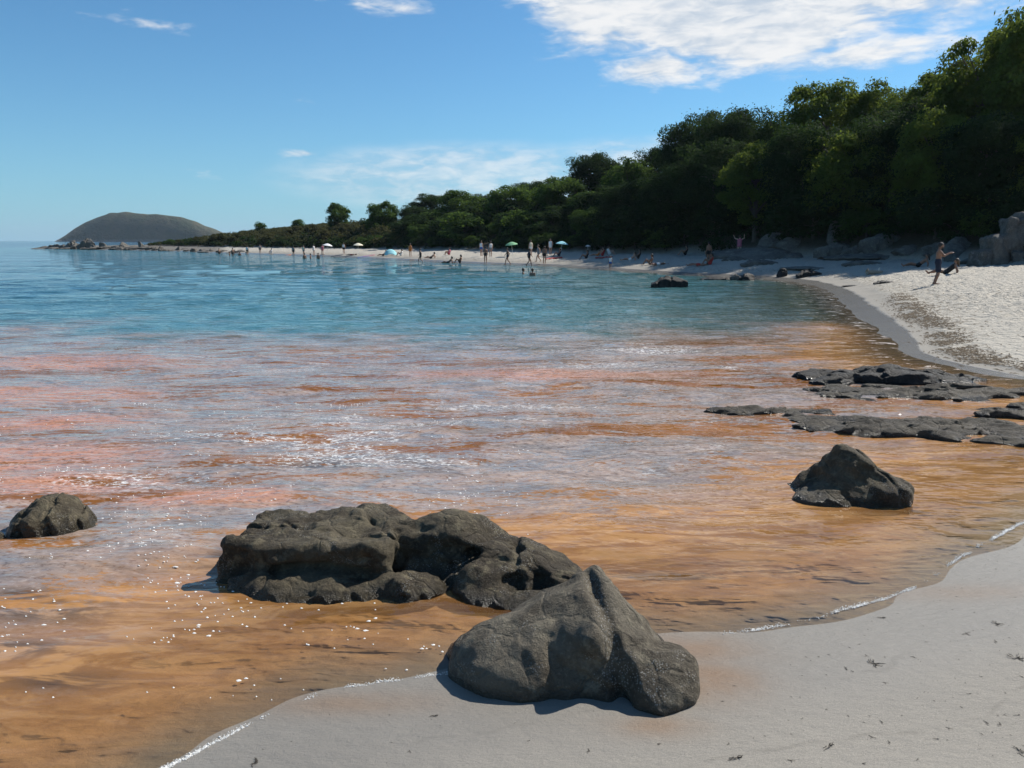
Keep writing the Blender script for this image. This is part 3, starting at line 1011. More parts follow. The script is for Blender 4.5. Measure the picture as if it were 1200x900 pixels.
for sdn_, (cx, cy, L, Wd, n, hg, yw, rr), lb in (
        (11, (6.85, 13.75, 1.30, 0.26, 26, 0.33, -0.10, 0.46), 'ridge of glossy black humped rocks at the foot of the right-hand sand'),
        (12, (7.9, 12.45, 2.7, 0.50, 60, 0.125, -0.08, 0.40), 'low broken wet ledge just in front of the black humped ridge'),
        (13, (3.85, 11.1, 0.62, 0.22, 12, 0.13, -0.28, 0.32), 'small low wet rock awash, left end of the flat ledges'),
        (14, (5.75, 9.95, 1.75, 0.52, 60, 0.125, -0.24, 0.40), 'broad striped wet ledge right behind the pointed boulder'),
        (15, (8.2, 11.0, 1.1, 0.45, 28, 0.13, -0.15, 0.40), 'wet ledge cut by the right edge, between the two bigger ledges')):
    f, lo, hi = shelf(sdn_, cx, cy, L, Wd, n, hg, yw, rr)
    rock('rock_ledge', f, lo, hi, 0.028, M_wet if sdn_ == 11 else M_ledge, lb, 'wet ledges at the right of the bay')


# far stones: a few shaped prototypes, copied
def proto_rock(seed, flatness=0.7, cracks=0):
    r = random.Random(seed)
    pl = []
    for i in range(13):
        n = Vector((r.gauss(0, 1), r.gauss(0, 1), r.gauss(0.15, .8))).normalized()
        pl.append((tuple(n), r.uniform(0.62, 1.0)))
    crk = [(Vector((r.gauss(0, 1), r.gauss(0, .6), r.gauss(0, .2))).normalized(), r.uniform(-.4, .4)) for _ in range(cracks)]

    def f(x, y, z):
        z = z / flatness
        d = np.full(x.shape, -9.0, np.float32)
        for n, o in pl:
            d = smax(d, x * n[0] + y * n[1] + z * n[2] - o * 0.8, 0.12)
        for n, o in crk:
            q = np.abs(x * n[0] + y * n[1] + z * n[2] - o)
            d = d + 0.13 * np.exp(-(q / 0.035) ** 2)
        return d - 0.09 * fbm(x * 2 + seed, y * 2, z * 2, 4) - 0.03 * ridged(x * 4, y * 4 + seed, z * 4, 2) + 0.02
    V, Qd = surface_nets(f, (-1.35, -1.35, -0.55), (1.35, 1.35, 1.2), 0.07)
    return mesh_np('rock', V, Qd)


PR = {}
for nm, mt in (('grey', M_grey), ('spit', M_spit), ('wet', M_wet)):
    PR[nm] = []
for sdx in range(5):
    m0 = proto_rock(20 + sdx, (0.55, 0.75, 0.9, 0.65, 0.8)[sdx], (1, 2, 3, 1, 2)[sdx])
    for nm, mt in (('grey', M_grey), ('spit', M_spit), ('wet', M_wet)):
        mm = m0.copy()
        mm.materials.clear()
        mm.materials.append(mt)
        PR[nm].append(mm)


def stone(name, kindm, v, loc, scl, rz, label, group=None, tilt=0.0):
    o = link(name, PR[kindm][v % 5], loc=loc, label=label, cat='rock', group=group)
    o.scale = scl
    o.rotation_euler = (tilt, 0, rz)
    return o


def along(px, off, ymin=20.0):
    """ground point on the bearing of px where the land is `off` metres behind the back of the beach"""
    t = np.geomspace(ymin, 330, 420)
    x = (px - 600) / FPX * t
    d = sdist(x, t)
    w = np.interp(px, CAP_PX, WID_Z)
    ok = (d - w >= off) & (north_of_gap(x, t) > 0)
    if not ok.any():
        return None
    i = int(np.argmax(ok))
    return float(x[i]), float(t[i])


def on_ground(px, py, ymin=12.0):
    """where the sight line of a pixel meets the ground"""
    d = ray(px, py)
    t = np.geomspace(ymin, 330, 900) / d[1]
    x, y, z = d[0] * t, d[1] * t, EYE + d[2] * t
    hgt_ = np.maximum(ground(x, y, detail=False), 0)
    below = z <= hgt_
    i = int(np.argmax(below)) if below.any() else len(t) - 1
    return float(x[i]), float(y[i]), float(max(hgt_[i], 0))


# ------------------------------------------------------------------ backshore outcrop and boulders
ox, oy, oz = on_ground(1176, 304)


def f_cliff(x, y, z):
    wx = x + 0.16 * perlin(x * 1.1, y * 1.1, z * 0.7)
    d = None
    for cx, cy, hx, hy, hz, yw, tl in ((-1.05, 0.1, .62, .7, 1.45, .2, .08), (-0.2, 0.3, .5, .8, 2.45, -.1, -.05), (0.75, 0.2, .55, .8, 2.75, .15, .04), (1.9, 0.4, .8, .9, 2.5, -.2, -.06),
                                       (3.2, 0.6, .9, 1.0, 2.0, .2, .05), (-1.9, -.1, .6, .55, .62, .5, .12), (0.3, -.6, .9, .5, .55, -.2, -.1), (2.2, -.6, .9, .5, .8, .3, .1)):
        e = rbox(wx, y, z, (cx, cy, 0), (hx, hy, hz), 0.22, yaw=yw, tilt=tl)
        d = e if d is None else smin(d, e, 0.06)
    cr = np.abs(np.sin(wx * 4.2 + 0.6 * z + 1.5 * perlin(x, y, z * .5)))
    d = d + 0.10 * np.exp(-(cr / 0.16) ** 2)
    return d - 0.16 * fbm(x * 1.3, y * 1.3, z * 0.9, 4) - 0.05 * ridged(x * 2.4, y * 2.4, z * 1.4, 3) + 0.04


V, Qd = surface_nets(f_cliff, (-3.0, -1.6, -0.5), (4.6, 2.0, 3.1), 0.065)
V = V * 1.0
link('rock_outcrop', mesh_np('rock_outcrop', V, Qd), M_grey, loc=(ox + .2, oy - .6, oz - .1), cat='rock',
     label='tall grey outcrop with upright cracks at the right edge, under the trees')

BOULD = [  # px, base py, width px, height px, variant, tilt, label
    (930, 303, 104, 25, 0, .10, 'large pale slanting slab, biggest boulder at the back of the beach'),
    (940, 290, 70, 18, 3, .0, 'grey boulder behind the large pale slanting slab'),
    (884, 312, 34, 10, 1, .0, 'flat grey rock on the shadow edge left of the large slab'),
    (988, 299, 34, 17, 2, .0, 'rounded grey boulder just right of the large pale slab'),
    (983, 284, 28, 18, 4, .0, 'upright grey boulder in deep shade above the rounded one'),
    (1046, 289, 40, 19, 2, .0, 'round-backed dark boulder in shade left of the standing man'),
    (1012, 298, 42, 13, 1, .0, 'low grey boulder in shade between rounded boulder and man'),
    (1040, 304, 70, 12, 0, .0, 'long low shelf of rock in shade behind the driftwood log'),
    (1074, 297, 46, 12, 3, .0, 'low shaded rock directly left of the man\'s shoulders'),
    (1128, 300, 40, 13, 4, .0, 'shaded rubble boulder right of the man\'s outstretched arms'),
    (1108, 293, 44, 13, 1, .0, 'shaded boulder behind the man\'s outstretched arms'),
    (905, 296, 44, 14, 4, .0, 'grey boulder above the left end of the large slab'),
    (862, 306, 30, 8, 3, .0, 'small low rock on the shaded sand below the person with raised arms'),
    (1148, 309, 34, 9, 2, .0, 'small shaded stone at the foot of the tall outcrop'),
    (960, 316, 46, 7, 0, .0, 'low slab of rock half sunk in shaded sand below the large slab'),
    (1006, 311, 34, 7, 1, .0, 'low stone in shaded sand left of the driftwood log'),
]
for px, py, wp, hp, v, tl, lb in BOULD:
    x, y, z = on_ground(px, py)
    k = y / FPX
    stone('boulder', 'grey', v, (x, y + wp * k * .35, z - 0.05 * hp * k), (wp * k * .62, wp * k * .42, hp * k * 1.45), random.uniform(-.4, .4), lb, 'boulders along the back of the beach', tl)
for px, py, wp, hp, v, kd, lb in (
        (777, 337, 31, 11, 1, 'wet', 'black rock alone in the shallows, leftmost of the rocks off the far beach'),
        (848, 328, 26, 6, 0, 'wet', 'low black rock at the waterline, left of a small pale shape'),
        (876, 329, 24, 8, 3, 'wet', 'black rock at the waterline, right of a small pale shape'),
        (863, 328, 9, 6, 2, 'grey', 'small pale shape between two black rocks at the far waterline'),  # small white spot at the waterline, drawn with a stone mesh
        (943, 325, 22, 7, 1, 'wet', 'dark rock on the wet sand where the beach bends'),
        (916, 325, 14, 4, 4, 'wet', 'smallest black rock at the bend of the beach')):
    x, y, z = on_ground(px, py)
    k = y / FPX
    stone('rock', kd, v, (x, y + wp * k * .2, z - 0.05 * hp * k), (wp * k * .66, wp * k * .45, hp * k * 2.2), random.uniform(-.3, .3), lb)
for px, py, wp, hp, v, lb in ((1031, 333, 19, 6.5, 1, 'dark brown flat rock on the sunlit sand left of the man'),
                              (1001, 335, 13, 3.5, 0, 'thin dark rock on the sand beside the wet bend')):
    x, y, z = on_ground(px, py)
    k = y / FPX
    stone('rock', 'wet', v, (x, y, z - .02), (wp * k * .65, wp * k * .45, hp * k * 1.2), .2, lb)

# the far spit: a low jagged line of rocks running out to the left
rs = random.Random(5)


def first_land(px, lo=100):
    t = np.linspace(lo, 300, 900)
    d = sdist((px - 600) / FPX * t, t)
    return float(t[int(np.argmax(d > 0))]) if (d > 0).any() else 240.0


for i in range(64):
    px = 30 + 265 * (i + rs.random()) / 64
    y = first_land(px) + rs.uniform(-1, 9)
    k = y / FPX
    wp = rs.uniform(9, 22) * (0.75 if px > 190 else 1)
    hp = rs.uniform(3.0, 6.5) * (0.6 if px < 70 or px > 210 else 1)
    stone('rock', 'spit', i, ((px - 600) / FPX * y, y, gz((px - 600) / FPX * y, y) - 0.12), (wp * k * .62, wp * k * .5, hp * k * 1.2), rs.uniform(-3, 3),
          'low jagged rock of the far spit, ' + ('at its seaward tip' if px < 62 else 'just left of the tall stack' if px < 98 else 'at the foot of the tall stack' if px < 122 else 'just right of the tall stack' if px < 160 else
                                                 'midway between stack and headland' if px < 205 else 'under the lone headland tree' if px < 245 else 'where it meets the far beach'), 'rocks of the far spit')
for i, (px, hp, wp, lb) in enumerate(((107, 13.5, 17, 'tallest rock, crowning the stack on the far spit'), (99, 8.5, 13, 'left shoulder rock of the stack on the far spit'),
                                      (116, 8, 14, 'right shoulder rock of the stack on the far spit'), (72, 2.5, 14, 'low rock islet left of the stack on the far spit'))):
    y = first_land(px) + 4
    k = y / FPX
    stone('rock', 'spit', i + 1, ((px - 600) / FPX * y, y, -0.2), (wp * k * .6, wp * k * .5, hp * k * 1.7), i * 1.1, lb, 'rocks of the far spit')

# ------------------------------------------------------------------ the headland across the water
hd = 1900.0
prof = [(66, 287), (81, 284), (86, 277), (95, 270), (110, 262), (128, 254), (140, 250), (155, 249), (180, 250.5), (205, 252.5), (220, 254), (235, 259), (262, 270), (285, 279), (300, 287)]
pxs = np.linspace(66, 300, 140)
pys = np.interp(pxs, [p[0] for p in prof], [p[1] for p in prof])
rows = np.linspace(-1, 1, 46)
XX, TT = np.meshgrid((pxs - 600) / FPX * hd, rows)
crest = (282 - pys) / FPX * hd + 2.5
shape = np.clip(1 - np.abs(rows) ** 2.2, 0, 1)[:, None] ** 0.8
ZZ = np.maximum(crest, -3)[None, :] * shape
YY = hd + TT * 48 + 0 * XX
ZZ = ZZ + 3.2 * fbm(XX * 0.02, YY * 0.02, octaves=4) * np.clip(ZZ / 20, 0, 1) - 2
nr, nt = XX.shape
idx = np.arange(nr * nt).reshape(nr, nt)
Qh = np.stack([idx[:-1, :-1], idx[:-1, 1:], idx[1:, 1:], idx[1:, :-1]], -1).reshape(-1, 4)
M_hill, s = material('heath-covered hill')
P = s.node('ShaderNodeNewGeometry').outputs['Position']
a, b = s.noise(P, 0.018, 6, 0.6), s.noise(P, 0.09, 5, 0.65)
col = s.mix(s.step(a, .4, .62), (0.030, 0.044, 0.016), (0.062, 0.056, 0.026))
col = s.mix(s.step(b, .52, .68, 0, .7), col, (0.020, 0.028, 0.013))
spz = s.node('ShaderNodeSeparateXYZ')
s.put(spz.inputs[0], P)
rk = s.step(s.math('ADD', spz.outputs[2], s.math('MULTIPLY', b, 8)), 12, 5)
col = s.mix(rk, col, (0.14, 0.125, 0.105))
pr = s.principled(Base_Color=col, Roughness=0.95, Normal=s.bump(b, 1.0, 6.0))
finish(s, pr.outputs[0])
link('hill', mesh_np('hill', np.stack([XX, YY, ZZ], -1).reshape(-1, 3), Qh), M_hill, kind='structure', label='dark rounded island hill on the horizon at the far left')


# ------------------------------------------------------------------ vegetation
def leaf_material(name, c_dark, c_light, trans):
    m, s = material(name)
    oi = s.node('ShaderNodeObjectInfo').outputs['Random']
    tone = s.attr('tone')
    P = s.node('ShaderNodeNewGeometry').outputs['Position']
    n = s.noise(P, 0.55, 3, 0.6)
    f = s.math('ADD', s.math('MULTIPLY', tone, 0.55), s.math('MULTIPLY', n, 0.5))
    f = s.math('ADD', f, s.math('MULTIPLY', s.math('SUBTRACT', oi, 0.5), 0.35), clamp=True)
    col = s.mix(f, c_dark, c_light)
    pr = s.principled(Base_Color=col, Roughness=0.8)
    pr.inputs['Specular IOR Level'].default_value = 0.06
    tl = s.node('ShaderNodeBsdfTranslucent')
    s.put(tl.inputs[0], s.mix(0.5, col, trans))
    mx = s.node('ShaderNodeMixShader')
    mx.inputs[0].default_value = 0.42
    s.t.links.new(pr.outputs[0], mx.inputs[1])
    s.t.links.new(tl.outputs[0], mx.inputs[2])
    finish(s, mx.outputs[0])
    return m


L_dark = leaf_material('dark evergreen leaves', (0.010, 0.025, 0.011), (0.036, 0.062, 0.021), (0.050, 0.085, 0.017))
L_light = leaf_material('yellow-green oak leaves', (0.030, 0.058, 0.014), (0.105, 0.152, 0.031), (0.240, 0.300, 0.034))
L_round = leaf_material('mid-green leaves', (0.023, 0.052, 0.015), (0.078, 0.128, 0.030), (0.145, 0.225, 0.030))
L_heath = leaf_material('brown-green heath', (0.036, 0.042, 0.018), (0.095, 0.092, 0.040), (0.11, 0.11, 0.04))
M_bark, s = material('bark')
P = s.node('ShaderNodeTexCoord').outputs['Object']
nb = s.noise(s.scale(P, (1, 1, .2)), 14, 5, .65)
finish(s, s.principled(Base_Color=s.mix(nb, (0.045, 0.036, 0.027), (0.11, 0.092, 0.072)), Roughness=0.9, Normal=s.bump(nb, 1, .03)).outputs[0])


def leaf_quads(C, N, size, rng):
    n = len(C)
    N = N / np.maximum(np.linalg.norm(N, axis=1, keepdims=True), 1e-6)
    t = np.cross(N, rng.normal(size=(n, 3)))
    t /= np.maximum(np.linalg.norm(t, axis=1, keepdims=True), 1e-6)
    b = np.cross(N, t)
    L = (size * rng.uniform(.6, 1.35, (n, 1)))
    fold = N * L * rng.uniform(-.25, .25, (n, 1))
    V = np.stack([C - t * L, C + b * L * .55 + fold, C + t * L, C - b * L * .55 + fold], 1).reshape(-1, 3)
    return V, np.arange(4 * n).reshape(n, 4)


def clump_leaves(cent, rad, n_each, size, rng, up=0.35, squash=0.8):
    k = len(cent)
    idx_ = np.repeat(np.arange(k), n_each)
    dr = rng.normal(size=(len(idx_), 3))
    dr /= np.linalg.norm(dr, axis=1, keepdims=True)
    dr[:, 2] = np.where(dr[:, 2] < -0.35, -dr[:, 2], dr[:, 2])
    rr = rad[idx_][:, None] * (rng.uniform(0.25, 1.0, (len(idx_), 1)) ** 0.45) * np.where(rng.random((len(idx_), 1)) < .06, 1.35, 1.0)
    C = cent[idx_] + dr * rr * np.array([1, 1, squash])
    Nn = dr * 0.7 + np.array([0, 0, up]) + rng.normal(size=dr.shape) * 0.45
    V, Qd = leaf_quads(C, Nn, size, rng)
    return V, Qd, np.repeat(idx_, 4)


def crown_mesh(seed, n_cl, n_leaf, leaf, rx=.42, zc=.56, rz=.44, cl=(.09, .17), loose=0.0):
    rng = np.random.default_rng(seed)
    dr = rng.normal(size=(n_cl, 3))
    dr /= np.linalg.norm(dr, axis=1, keepdims=True)
    f = rng.uniform(0.30, 1.0, n_cl) ** 0.5
    lump = 1 + (0.16 + loose) * perlin(dr[:, 0] * 1.7 + seed, dr[:, 1] * 1.7, dr[:, 2] * 1.7) * 2
    cent = dr * (f * lump)[:, None] * np.array([rx, rx, rz]) * 0.86 + np.array([0, 0, zc])
    lowz = cent[:, 2] < 0.14
    cent[lowz, 2] = 0.14 + rng.random(lowz.sum()) * 0.1
    rad = rng.uniform(cl[0], cl[1], n_cl)
    V, Qd, ci = clump_leaves(cent, rad, n_leaf, leaf, rng)
    me = mesh_np('crown', V, Qd, False)
    tone = rng.random(n_cl)
    vattr(me, 'tone', tone[ci])
    return me, cent


def tube(pts, rads, sides=8):
    pts = np.array(pts, float)
    V, Qd = [], []
    for i, p in enumerate(pts):
        dv = pts[min(i + 1, len(pts) - 1)] - pts[max(i - 1, 0)]
        dv /= max(np.linalg.norm(dv), 1e-9)
        a = np.cross(dv, (0.31, 0.9, 0.2))
        a /= np.linalg.norm(a)
        b = np.cross(dv, a)
        for k in range(sides):
            t = 2 * math.pi * k / sides
            V.append(p + rads[i] * (math.cos(t) * a + math.sin(t) * b))
    for i in range(len(pts) - 1):
        for k in range(sides):
            k2 = (k + 1) % sides
            Qd.append((i * sides + k, i * sides + k2, (i + 1) * sides + k2, (i + 1) * sides + k))
    return V, Qd


def merge(parts):
    V, Qd, n = [], [], 0
    for v, q in parts:
        V.append(np.array(v, float))
        Qd.append(np.array(q) + n)
        n += len(v)
    return np.vstack(V), np.vstack(Qd)


def trunk_mesh(seed, cents, r0=.028):
    r = random.Random(seed)
    top = np.array((r.uniform(-.03, .03), r.uniform(-.03, .03), .62))
    mid = np.array((r.uniform(-.03, .03), r.uniform(-.03, .03), .3))
    parts = [tube([(0, 0, -.06), (0, 0, .02), mid, top], [r0 * 1.5, r0 * 1.1, r0 * .8, r0 * .35])]
    pick = r.sample(range(len(cents)), min(12, len(cents)))
    for i in pick:
        e = np.array(cents[i])
        t = r.uniform(.25, .9)
        s0 = mid + (top - mid) * t if t > .4 else mid * (t / .4)
        m_ = (s0 + e) / 2 + np.array((0, 0, .05))
        parts.append(tube([s0, m_, e], [r0 * .42, r0 * .28, r0 * .08], 6))
    V, Qd = merge(parts)
    return mesh_np('trunk', V, Qd)


PROTO = {}
for kd, mat_, specs in (('dark', L_dark, ((31, 105, 270, .0130, .44, .55, .45, (.10, .17), .0), (32, 105, 270, .0130, .46, .54, .45, (.10, .17), .06))),
                        ('light', L_light, ((41, 100, 230, .0140, .44, .56, .44, (.08, .15), .10), (42, 100, 230, .0140, .44, .56, .44, (.08, .16), .06), (43, 95, 230, .0140, .42, .57, .43, (.07, .15), .14))),
                        ('round', L_round, ((51, 95, 150, .021, .46, .50, .48, (.10, .17), .0), (52, 95, 150, .021, .46, .50, .48, (.10, .17), .04))),
                        ('shrub', L_dark, ((61, 42, 90, .036, .50, .42, .50, (.14, .24), .05), (62, 42, 90, .036, .50, .42, .50, (.14, .24), .05))),
                        ('shrubl', L_round, ((63, 42, 90, .036, .50, .42, .50, (.14, .24), .05), (64, 42, 90, .036, .50, .42, .50, (.14, .24), .05))),
                        ('heath', L_heath, ((65, 34, 80, .042, .55, .36, .46, (.14, .24), .05),))):
    PROTO[kd] = []
    for sp in specs:
        cm, cents = crown_mesh(*sp)
        cm.materials.append(mat_)
        tm = trunk_mesh(sp[0], cents, .028 if kd in ('dark', 'light', 'round') else .018)
        tm.materials.append(M_bark)
        PROTO[kd].append((cm, tm))

rt = random.Random(77)


def plant(name, kd, v, x, y, height, width, label, cat, group=None, sink=0.1):
    cm, tm = PROTO[kd][v % len(PROTO[kd])]
    root = empty(name, (x, y, gz(x, y) - sink), rt.uniform(0, 6.28))
    root.scale = (width / .92, width / .92, height)
    tag(root, label, cat, group)
    link('trunk', tm, parent=root)
    link('crown', cm, parent=root)
    return root


def tree_px(px, off, top, wpx, kd, v, label, group=None, name='tree'):
    b = along(px, off + (0.4 if px > 840 else 0.5 if px > 700 else 2.6))
    if b is None:
        return
    x, y = b
    d = ray(px, top)
    ztop = EYE + d[2] * y / d[1]
    hgt_ = max(ztop - gz(x, y), 1.2) * 1.02
    return plant(name, kd, v, x, y, hgt_, min(wpx * y / FPX, 1.3 * hgt_), label, 'tree', group)


TREES = [  # px, metres behind the beach, top py, width px, kind, variant, label
    (1196, 9, 2, 150, 'light', 0, 'tallest yellow-green oak, crown cut by the right edge'),
    (1128, 9, 34, 120, 'light', 1, 'tall light oak stepping down left of the tallest one'),
    (1068, 12, 84, 110, 'light', 2, 'ragged light oak on the skyline between tall oak and pale-topped oaks'),
    (1012, 13, 95, 80, 'light', 0, 'narrow light oak on the skyline above the driftwood log'),
    (953, 10, 88, 112, 'light', 1, 'spreading dome of oak on the skyline above the pale slab'),
    (902, 9, 132, 80, 'dark', 0, 'dark evergreen filling the dip left of the spreading dome'),
    (850, 8, 126, 96, 'dark', 1, 'dark evergreen with twin rounded tops on the skyline'),
    (800, 8, 136, 86, 'dark', 0, 'steep-sided dark evergreen where the high wood begins'),
    (765, 14, 172, 60, 'dark', 1, 'dark evergreen shoulder left of the high wood'),
    (734, 9, 182, 62, 'round', 0, 'bright-leaved tree against the skyline left of the high wood'),
    (692, 14, 179, 66, 'dark', 1, 'dark tree with uneven top left of the bright-leaved one'),
    (655, 7, 204, 66, 'round', 1, 'round mid-green tree above the turquoise parasol'),
    (603, 8, 213, 64, 'round', 0, 'broad round tree above the green parasol'),
    (564, 16, 226, 60, 'dark', 0, 'low dark tree on the ridge between two round trees'),
    (541, 8, 221, 56, 'round', 1, 'round tree left of the broad one, middle of the slope'),
    (508, 16, 227, 64, 'dark', 1, 'dark domed thicket tree on the ridge left of the middle'),
    (486, 10, 240, 48, 'dark', 0, 'small dark tree on the slope right of the pale round tree'),
    (452, 6, 233, 36, 'round', 0, 'round pale-green tree, right one of the pair on the low headland'),
    (400, 6, 236, 26, 'round', 1, 'round dark-green tree, left one of the pair on the low headland'),
    (1216, 5, 140, 110, 'light', 2, 'low bright oak hanging over the tall outcrop'),
    (1142, 3, 128, 120, 'dark', 0, 'dark tree in front of the tall light oak'),
    (1082, 2.5, 128, 110, 'light', 0, 'shaded oak above the standing man'),
    (1030, 3, 130, 110, 'dark', 1, 'shaded dark tree above the round-backed boulder'),
    (985, 2, 148, 110, 'light', 1, 'oak overhanging the large pale slab'),
    (930, 2, 140, 110, 'dark', 0, 'dark tree rising right behind the large pale slab'),
    (880, 1.5, 165, 110, 'light', 2, 'lower oak above the person with raised arms'),
    (830, 1.5, 165, 100, 'dark', 1, 'dark lower tree left of the person with raised arms'),
    (785, 1, 195, 100, 'dark', 0, 'dark low tree at the foot of the steep evergreen'),
    (735, 2, 212, 84, 'dark', 1, 'dark low tree below the bright-leaved skyline tree'),
    (690, 1, 240, 80, 'round', 0, 'green low tree above the small white parasol'),
    (640, 2, 246, 74, 'dark', 0, 'dark low tree directly above the turquoise parasol'),
    (590, 1, 254, 74, 'round', 1, 'green low tree directly above the green parasol'),
    (530, 1, 250, 70, 'dark', 1, 'dark low tree behind the sitters in the middle of the beach'),
    (480, 2, 256, 60, 'dark', 0, 'dark low tree behind the turquoise beach shelter'),
    (1165, 16, 14, 110, 'light', 0, 'oak top showing between the two tallest oaks'),
    (1095, 18, 70, 100, 'light', 1, 'oak top behind the ragged skyline oak'),
    (985, 18, 104, 80, 'light', 2, 'oak top right behind the spreading dome'),
    (875, 16, 136, 80, 'dark', 0, 'dark tree top behind the dip in the skyline'),
    (825, 16, 134, 70, 'dark', 1, 'dark tree top behind the steep-sided evergreen'),
    (712, 18, 184, 60, 'dark', 0, 'dark tree top between bright-leaved tree and uneven one'),
    (625, 18, 212, 60, 'dark', 1, 'dark tree top between the two round trees'),
    (1050, 8, 118, 100, 'dark', 1, 'dark tree under the ragged skyline oak'),
    (915, 6, 150, 100, 'light', 0, 'light oak under the dip in the skyline'),
    (225, 12, 259, 15, 'round', 1, 'small lone tree before the island hill'),
    (312, 10, 259, 14, 'shrubl', 0, 'small bushy tree on the heath skyline, left of two'),
    (355, 10, 256, 16, 'shrubl', 1, 'small bushy tree on the heath skyline, right of two'),
]
for px, off, top, wpx, kd, v, lb in TREES:
    tree_px(px, off, top, wpx, kd, v, lb, 'trees on the wooded slope' if px > 460 else 'trees on the low headland')

SKY_PX = [150, 180, 200, 225, 260, 300, 350, 390, 440, 475, 500, 560, 600, 650, 690, 740, 770, 800, 850, 890, 950, 1030, 1100, 1200, 1300]
SKY_PY = [289, 284, 281, 278, 273, 268, 264, 260, 255, 246, 238, 234, 226, 216, 200, 200, 185, 165, 150, 155, 120, 120, 80, 40, 20]
# shrubs fill the slope below the trees
for i in range(190):
    px = rt.uniform(178, 1240) if i % 3 else rt.uniform(400, 780)
    off = rt.choice((0.3, 1.0, 2.0, 4.0, 6.5, 9.0, 13.0))
    b = along(px, off + (1.6 if px > 850 else 0))
    if b is None:
        continue
    x, y = b
    lim = EYE + (282 - np.interp(px, SKY_PX, SKY_PY)) / FPX * y
    room = lim - gz(x, y)
    hgt_ = min(rt.uniform(1.6, 3.6) * (1.25 if px > 440 else 0.85), max(room, 0.7))
    if px < 700 and off < 1.5:
        hgt_ = min(hgt_, 1.7)
    heath = px < 420 and off > 1.5
    kd = 'heath' if heath else rt.choice(('shrub', 'shrub', 'shrubl'))
    zone = ('at the seaward end of the low headland' if px < 300 else 'on the low headland behind the white parasol' if px < 430 else 'behind the middle of the far beach' if px < 560 else
            'behind the green and turquoise parasols' if px < 700 else 'below the bright-leaved skyline tree' if px < 800 else 'under the wood left of the big slab' if px < 910 else
            'under the wood behind the big slab' if px < 1010 else 'under the wood behind the standing man' if px < 1130 else 'among the trees above the tall outcrop')
    rise = 'foot-of-slope' if off < 1.5 else 'lower-slope' if off < 5 else 'upper-slope'
    lb = rise + ' ' + {'heath': 'brown-green heath bush ', 'shrub': 'dark green shrub ', 'shrubl': 'lighter green shrub '}[kd] + zone
    plant('shrub', kd, i, x, y, hgt_ * 1.1, hgt_ * rt.uniform(1.05, 1.6), lb, 'shrub', lb + ' group')

# undergrowth: an uncountable mass of leaves over the rest of the slope
rng = np.random.default_rng(12)


def scrub(name, n, px0, px1, off0, off1, leaf, n_leaf, mat_, hmax, label, sd_):
    rng = np.random.default_rng(sd_)
    px = rng.uniform(px0, px1, n * 26)
    Yg = np.exp(rng.uniform(math.log(32), math.log(300), n * 26))
    Xg = (px - 600) / FPX * Yg
    d = sdist(Xg, Yg) - np.interp(azpx(Xg, Yg), CAP_PX, WID_Z)
    ok = (d > off0) & (d < off1) & (north_of_gap(Xg, Yg) > 0.0)
    ok &= (d > 1.4) | (px < 850)
    pts = np.column_stack([Xg[ok], Yg[ok]])[:n]
    z = ground(pts[:, 0], pts[:, 1], detail=False)
    pxx = azpx(pts[:, 0], pts[:, 1])
    lim = EYE + (282 - np.interp(pxx, SKY_PX, SKY_PY)) / FPX * pts[:, 1] - 0.4
    rad = rng.uniform(.45, 1.0, len(pts)) * hmax
    zc = np.minimum(z + rad * rng.uniform(.2, 1.3, len(pts)), np.maximum(lim - rad * .7, z - .1))
    V, Qd, ci = clump_leaves(np.column_stack([pts, zc]), rad, n_leaf, leaf, rng)
    me = mesh_np(name, V, Qd, False)
    vattr(me, 'tone', rng.random(len(pts))[ci])
    link(name, me, mat_, kind='stuff', label=label, cat='undergrowth')


scrub('undergrowth', 1500, 470, 1260, -0.3, 16, .13, 95, L_dark, 1.05, 'dense dark undergrowth covering the wooded slope', 4)
scrub('heath', 1300, 176, 480, -0.3, 26, .20, 50, L_heath, 1.15, 'low brown-green heath covering the far headland', 5)
scrub('undergrowth', 700, 185, 480, -0.8, 4, .20, 50, L_dark, 0.9, 'dark thicket along the foot of the far headland', 6)

# ------------------------------------------------------------------ people
def simple(name, col, rough=0.6, vary=0.15, scl=20.0):
    m, s = material(name)
    P = s.node('ShaderNodeTexCoord').outputs['Object']
    n = s.noise(P, scl, 4, .6)
    c = s.mix(n, tuple(v * (1 - vary) for v in col), tuple(min(v * (1 + vary), 1) for v in col))
    finish(s, s.principled(Base_Color=c, Roughness=rough).outputs[0])
    return m


SKIN = [simple('tanned skin', (0.42, 0.23, 0.15), .5, .06), simple('deep tan skin', (0.25, 0.125, 0.075), .5, .06), simple('fair skin', (0.56, 0.36, 0.27), .5, .06)]
HAIR = [simple('dark hair', (0.018, 0.013, 0.010), .55, .3, 90), simple('brown hair', (0.07, 0.04, 0.02), .55, .3, 90)]
CLO = {k: simple(k + ' cloth', c, .85) for k, c in {'navy': (.012, .016, .035), 'black': (.012, .012, .013), 'red': (.38, .03, .025), 'white': (.75, .74, .72), 'blue': (.05, .12, .36), 'teal': (.06, .30, .32),
                                                   'orange': (.55, .17, .03), 'pink': (.50, .14, .20), 'grey': (.22, .22, .23), 'green': (.06, .22, .09), 'cream': (.72, .66, .50)}.items()}

